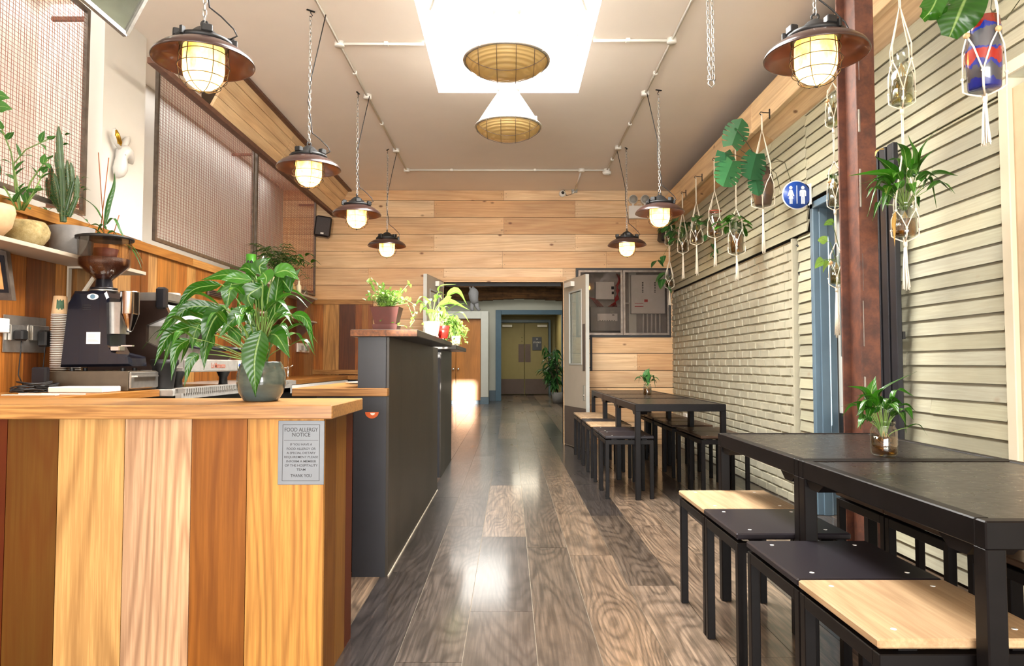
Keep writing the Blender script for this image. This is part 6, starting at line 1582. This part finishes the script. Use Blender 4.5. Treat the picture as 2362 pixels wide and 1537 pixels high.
# 9 red and blue vase
y = 2.42; x = hx_(2291, y); zt, zb = hz(0, 42, y), hz(0, 205, y); h = zt-zb
hanger(x, y, 2.80, [(2.62, zt, zb, .058)], hz(0, 335, y), 'beaded macrame hanger with the red and blue vase at the top right', beads=True, rope=.0036, rot=.15)
t = potted('glazed_vase', 'red blue and grey banded vase hanging at the top right corner', 'vase', (x, y, zb))
c = MB(); c.lathe([(.045, 0), (.05, .005), (.055, h*.4), (.056, h*.8), (.050, h), (.044, h), (.043, h*.8), (0, h*.78)], (x, y, zb), 40); c.build('vase_body', M['lava_vase'], t)
lf, st = MB(), MB(); vt = Vector((x, y, zt-.01))
for b_, m_, e_, w in (((2235,-20),(2215,25),(2190,85),.155), ((2170,-25),(2150,20),(2128,45),.085), ((2180,10),(2172,22),(2165,40),.04)):
    B_ = at(*b_, Y=y-.03); blade(lf, [B_, at(*m_, Y=y-.06), at(*e_, Y=y-.05)], w, nseg=12, side=(.75, -.2, .5), fold=.15, prof=lambda u: math.sin(PI*min(1, .08+.92*u**.8))**.5 if u < .97 else .35)
    st.tube([vt, vt+Vector((-.05, 0, .05)), B_], .0035, 6)
for q in (((2300,42),(2320,45),(2352,0)), ((2296,42),(2285,20),(2290,-20)), ((2300,40),(2270,45),(2240,30))): st.tube([at(a, b2, Y=y) for a, b2 in q], .002, 5)
lf.build('foliage', M['leaf'], t); st.build('stems', M['stem_dark'], t)

# --- jars on the tables
def pl10(lf, st, b_):
    for q, w in ((((2030,960),(2035,900),(2115,857)), .032), (((2020,960),(2010,905),(2020,868)), .042), (((2020,960),(1990,900),(1955,892)), .042), (((2015,965),(1985,930),(1940,938)), .04), (((2020,960),(1990,930),(1985,990)), .045), (((2040,960),(2070,900),(2108,915)), .032), (((2040,965),(2080,950),(2090,1000)), .04), (((2030,960),(2050,920),(2085,935)), .045), (((2035,965),(2060,925),(2062,958)), .045), (((2025,960),(2005,915),(1970,915)), .05), (((2025,965),(2000,940),(1975,960)), .045), (((2030,960),(2025,910),(2040,895)), .05), (((2025,965),(2010,940),(2000,975)), .045), (((2035,965),(2060,940),(2085,970)), .035)):
        dy = (R.random()-.5)*.10; pts = [at(a, b2, Y=2.47+dy*(i/2)) for i, (a, b2) in enumerate(q)]; m_ = pts[0].lerp(pts[1], .45); stem(st, b_-UP*.04, m_, .002, UP*.005, 5); blade(lf, [m_, pts[1], pts[2]], w*1.1, nseg=12, wave=.02)
    lily(lf, st, b_-UP*.03, 12, .12, .14, .09, .035, seed=15)
pj = at(2034, 1049, Z=.751)
jar(pj.x, 2.47, .751+.118, .751, .043, 'mason jar with bright peace lily and roots on the near black table', plant=pl10, seed=2, water=.55)
def pl11(lf, st, b_):
    for q, w in ((((1493,885),(1492,862),(1498,850)), .10), (((1490,888),(1478,868),(1473,885)), .07), (((1496,888),(1505,868),(1512,895)), .08), (((1493,885),(1485,870),(1476,868)), .09), (((1494,885),(1500,868),(1509,866)), .08)):
        pts = [at(a, b2, Y=7.2) for a, b2 in q]; stem(st, b_, pts[0], .003, None, 5); blade(lf, pts, w*.8, nseg=8)
    lily(lf, st, b_, 7, .10, .14, .08, .04, seed=16)
jar((1492.5-1176)/F*7.2, 7.2, .751+.115, .751, .042, 'small jar with a sprig of leaves on the middle far table', plant=pl11, lm='leaf_dark', water=.6)
# ================================================================== LIGHT
W = bpy.data.worlds.new('world'); S.world = W; W.use_nodes = True
bg = W.node_tree.nodes['Background']; bg.inputs[0].default_value = (.93, .97, 1, 1); bg.inputs[1].default_value = 2.2
def area(name, loc, size, energy, rot, col=(1, 1, 1)):
    ld = bpy.data.lights.new(name, 'AREA'); ld.shape = 'RECTANGLE'; ld.size, ld.size_y = size; ld.energy = energy; ld.color = col
    o = bpy.data.objects.new(name, ld); COL.objects.link(o); o.location = loc; o.rotation_euler = rot; return o
area('rooflight_daylight', ((SK[0]+SK[1])/2, (SK[2]+SK[3])/2, ZC+.485), (1.14, 3.2), 340, (0, 0, 0), (1, .99, .97))
area('front_fill_light', (-.2, YN+.5, 1.05), (4.6, 1.9), 370, (PI/2+math.radians(20), 0, 0), (1, .985, .96))  # added fill light before the solid rear wall, tilted up to brighten the ceiling
area('recess_fill_light', (-2.85, 5.4, ZC-.02), (.22, 7.0), 10, (0, 0, 0), (1, .97, .94))  # added fill under the closed ceiling to brighten the wall behind the mesh
area('corridor_light', (-.8, 15, 3.85), (1.5, 6), 110, (0, 0, 0), (1, .97, .9))
area('end_lobby_light', (.5, 22.5, 2.7), (.8, 1.2), 22, (0, 0, 0), (1, .9, .7))
sd = bpy.data.lights.new('sun', 'SUN'); sd.energy = 16; sd.angle = math.radians(.6); sd.color = (1, .95, .86)
so_ = bpy.data.objects.new('sun', sd); COL.objects.link(so_)
dv = Vector((-.068, 1, -.12)).normalized(); so_.rotation_euler = (-dv).to_track_quat('Z', 'Y').to_euler()
vs_ = S.view_settings; vs_.view_transform = 'Standard'; vs_.look = 'None'; vs_.exposure = 1.0; vs_.gamma = 1; vs_.use_curve_mapping = False
cy = S.cycles; cy.use_denoising = True; cy.max_bounces = 8; cy.diffuse_bounces = 4; cy.glossy_bounces = 4; cy.transparent_max_bounces = 16; cy.transmission_bounces = 4
cy.caustics_reflective = False; cy.caustics_refractive = False; cy.sample_clamp_indirect = 6
for o in list(S.objects):
    if '_w' in o: del o['_w']
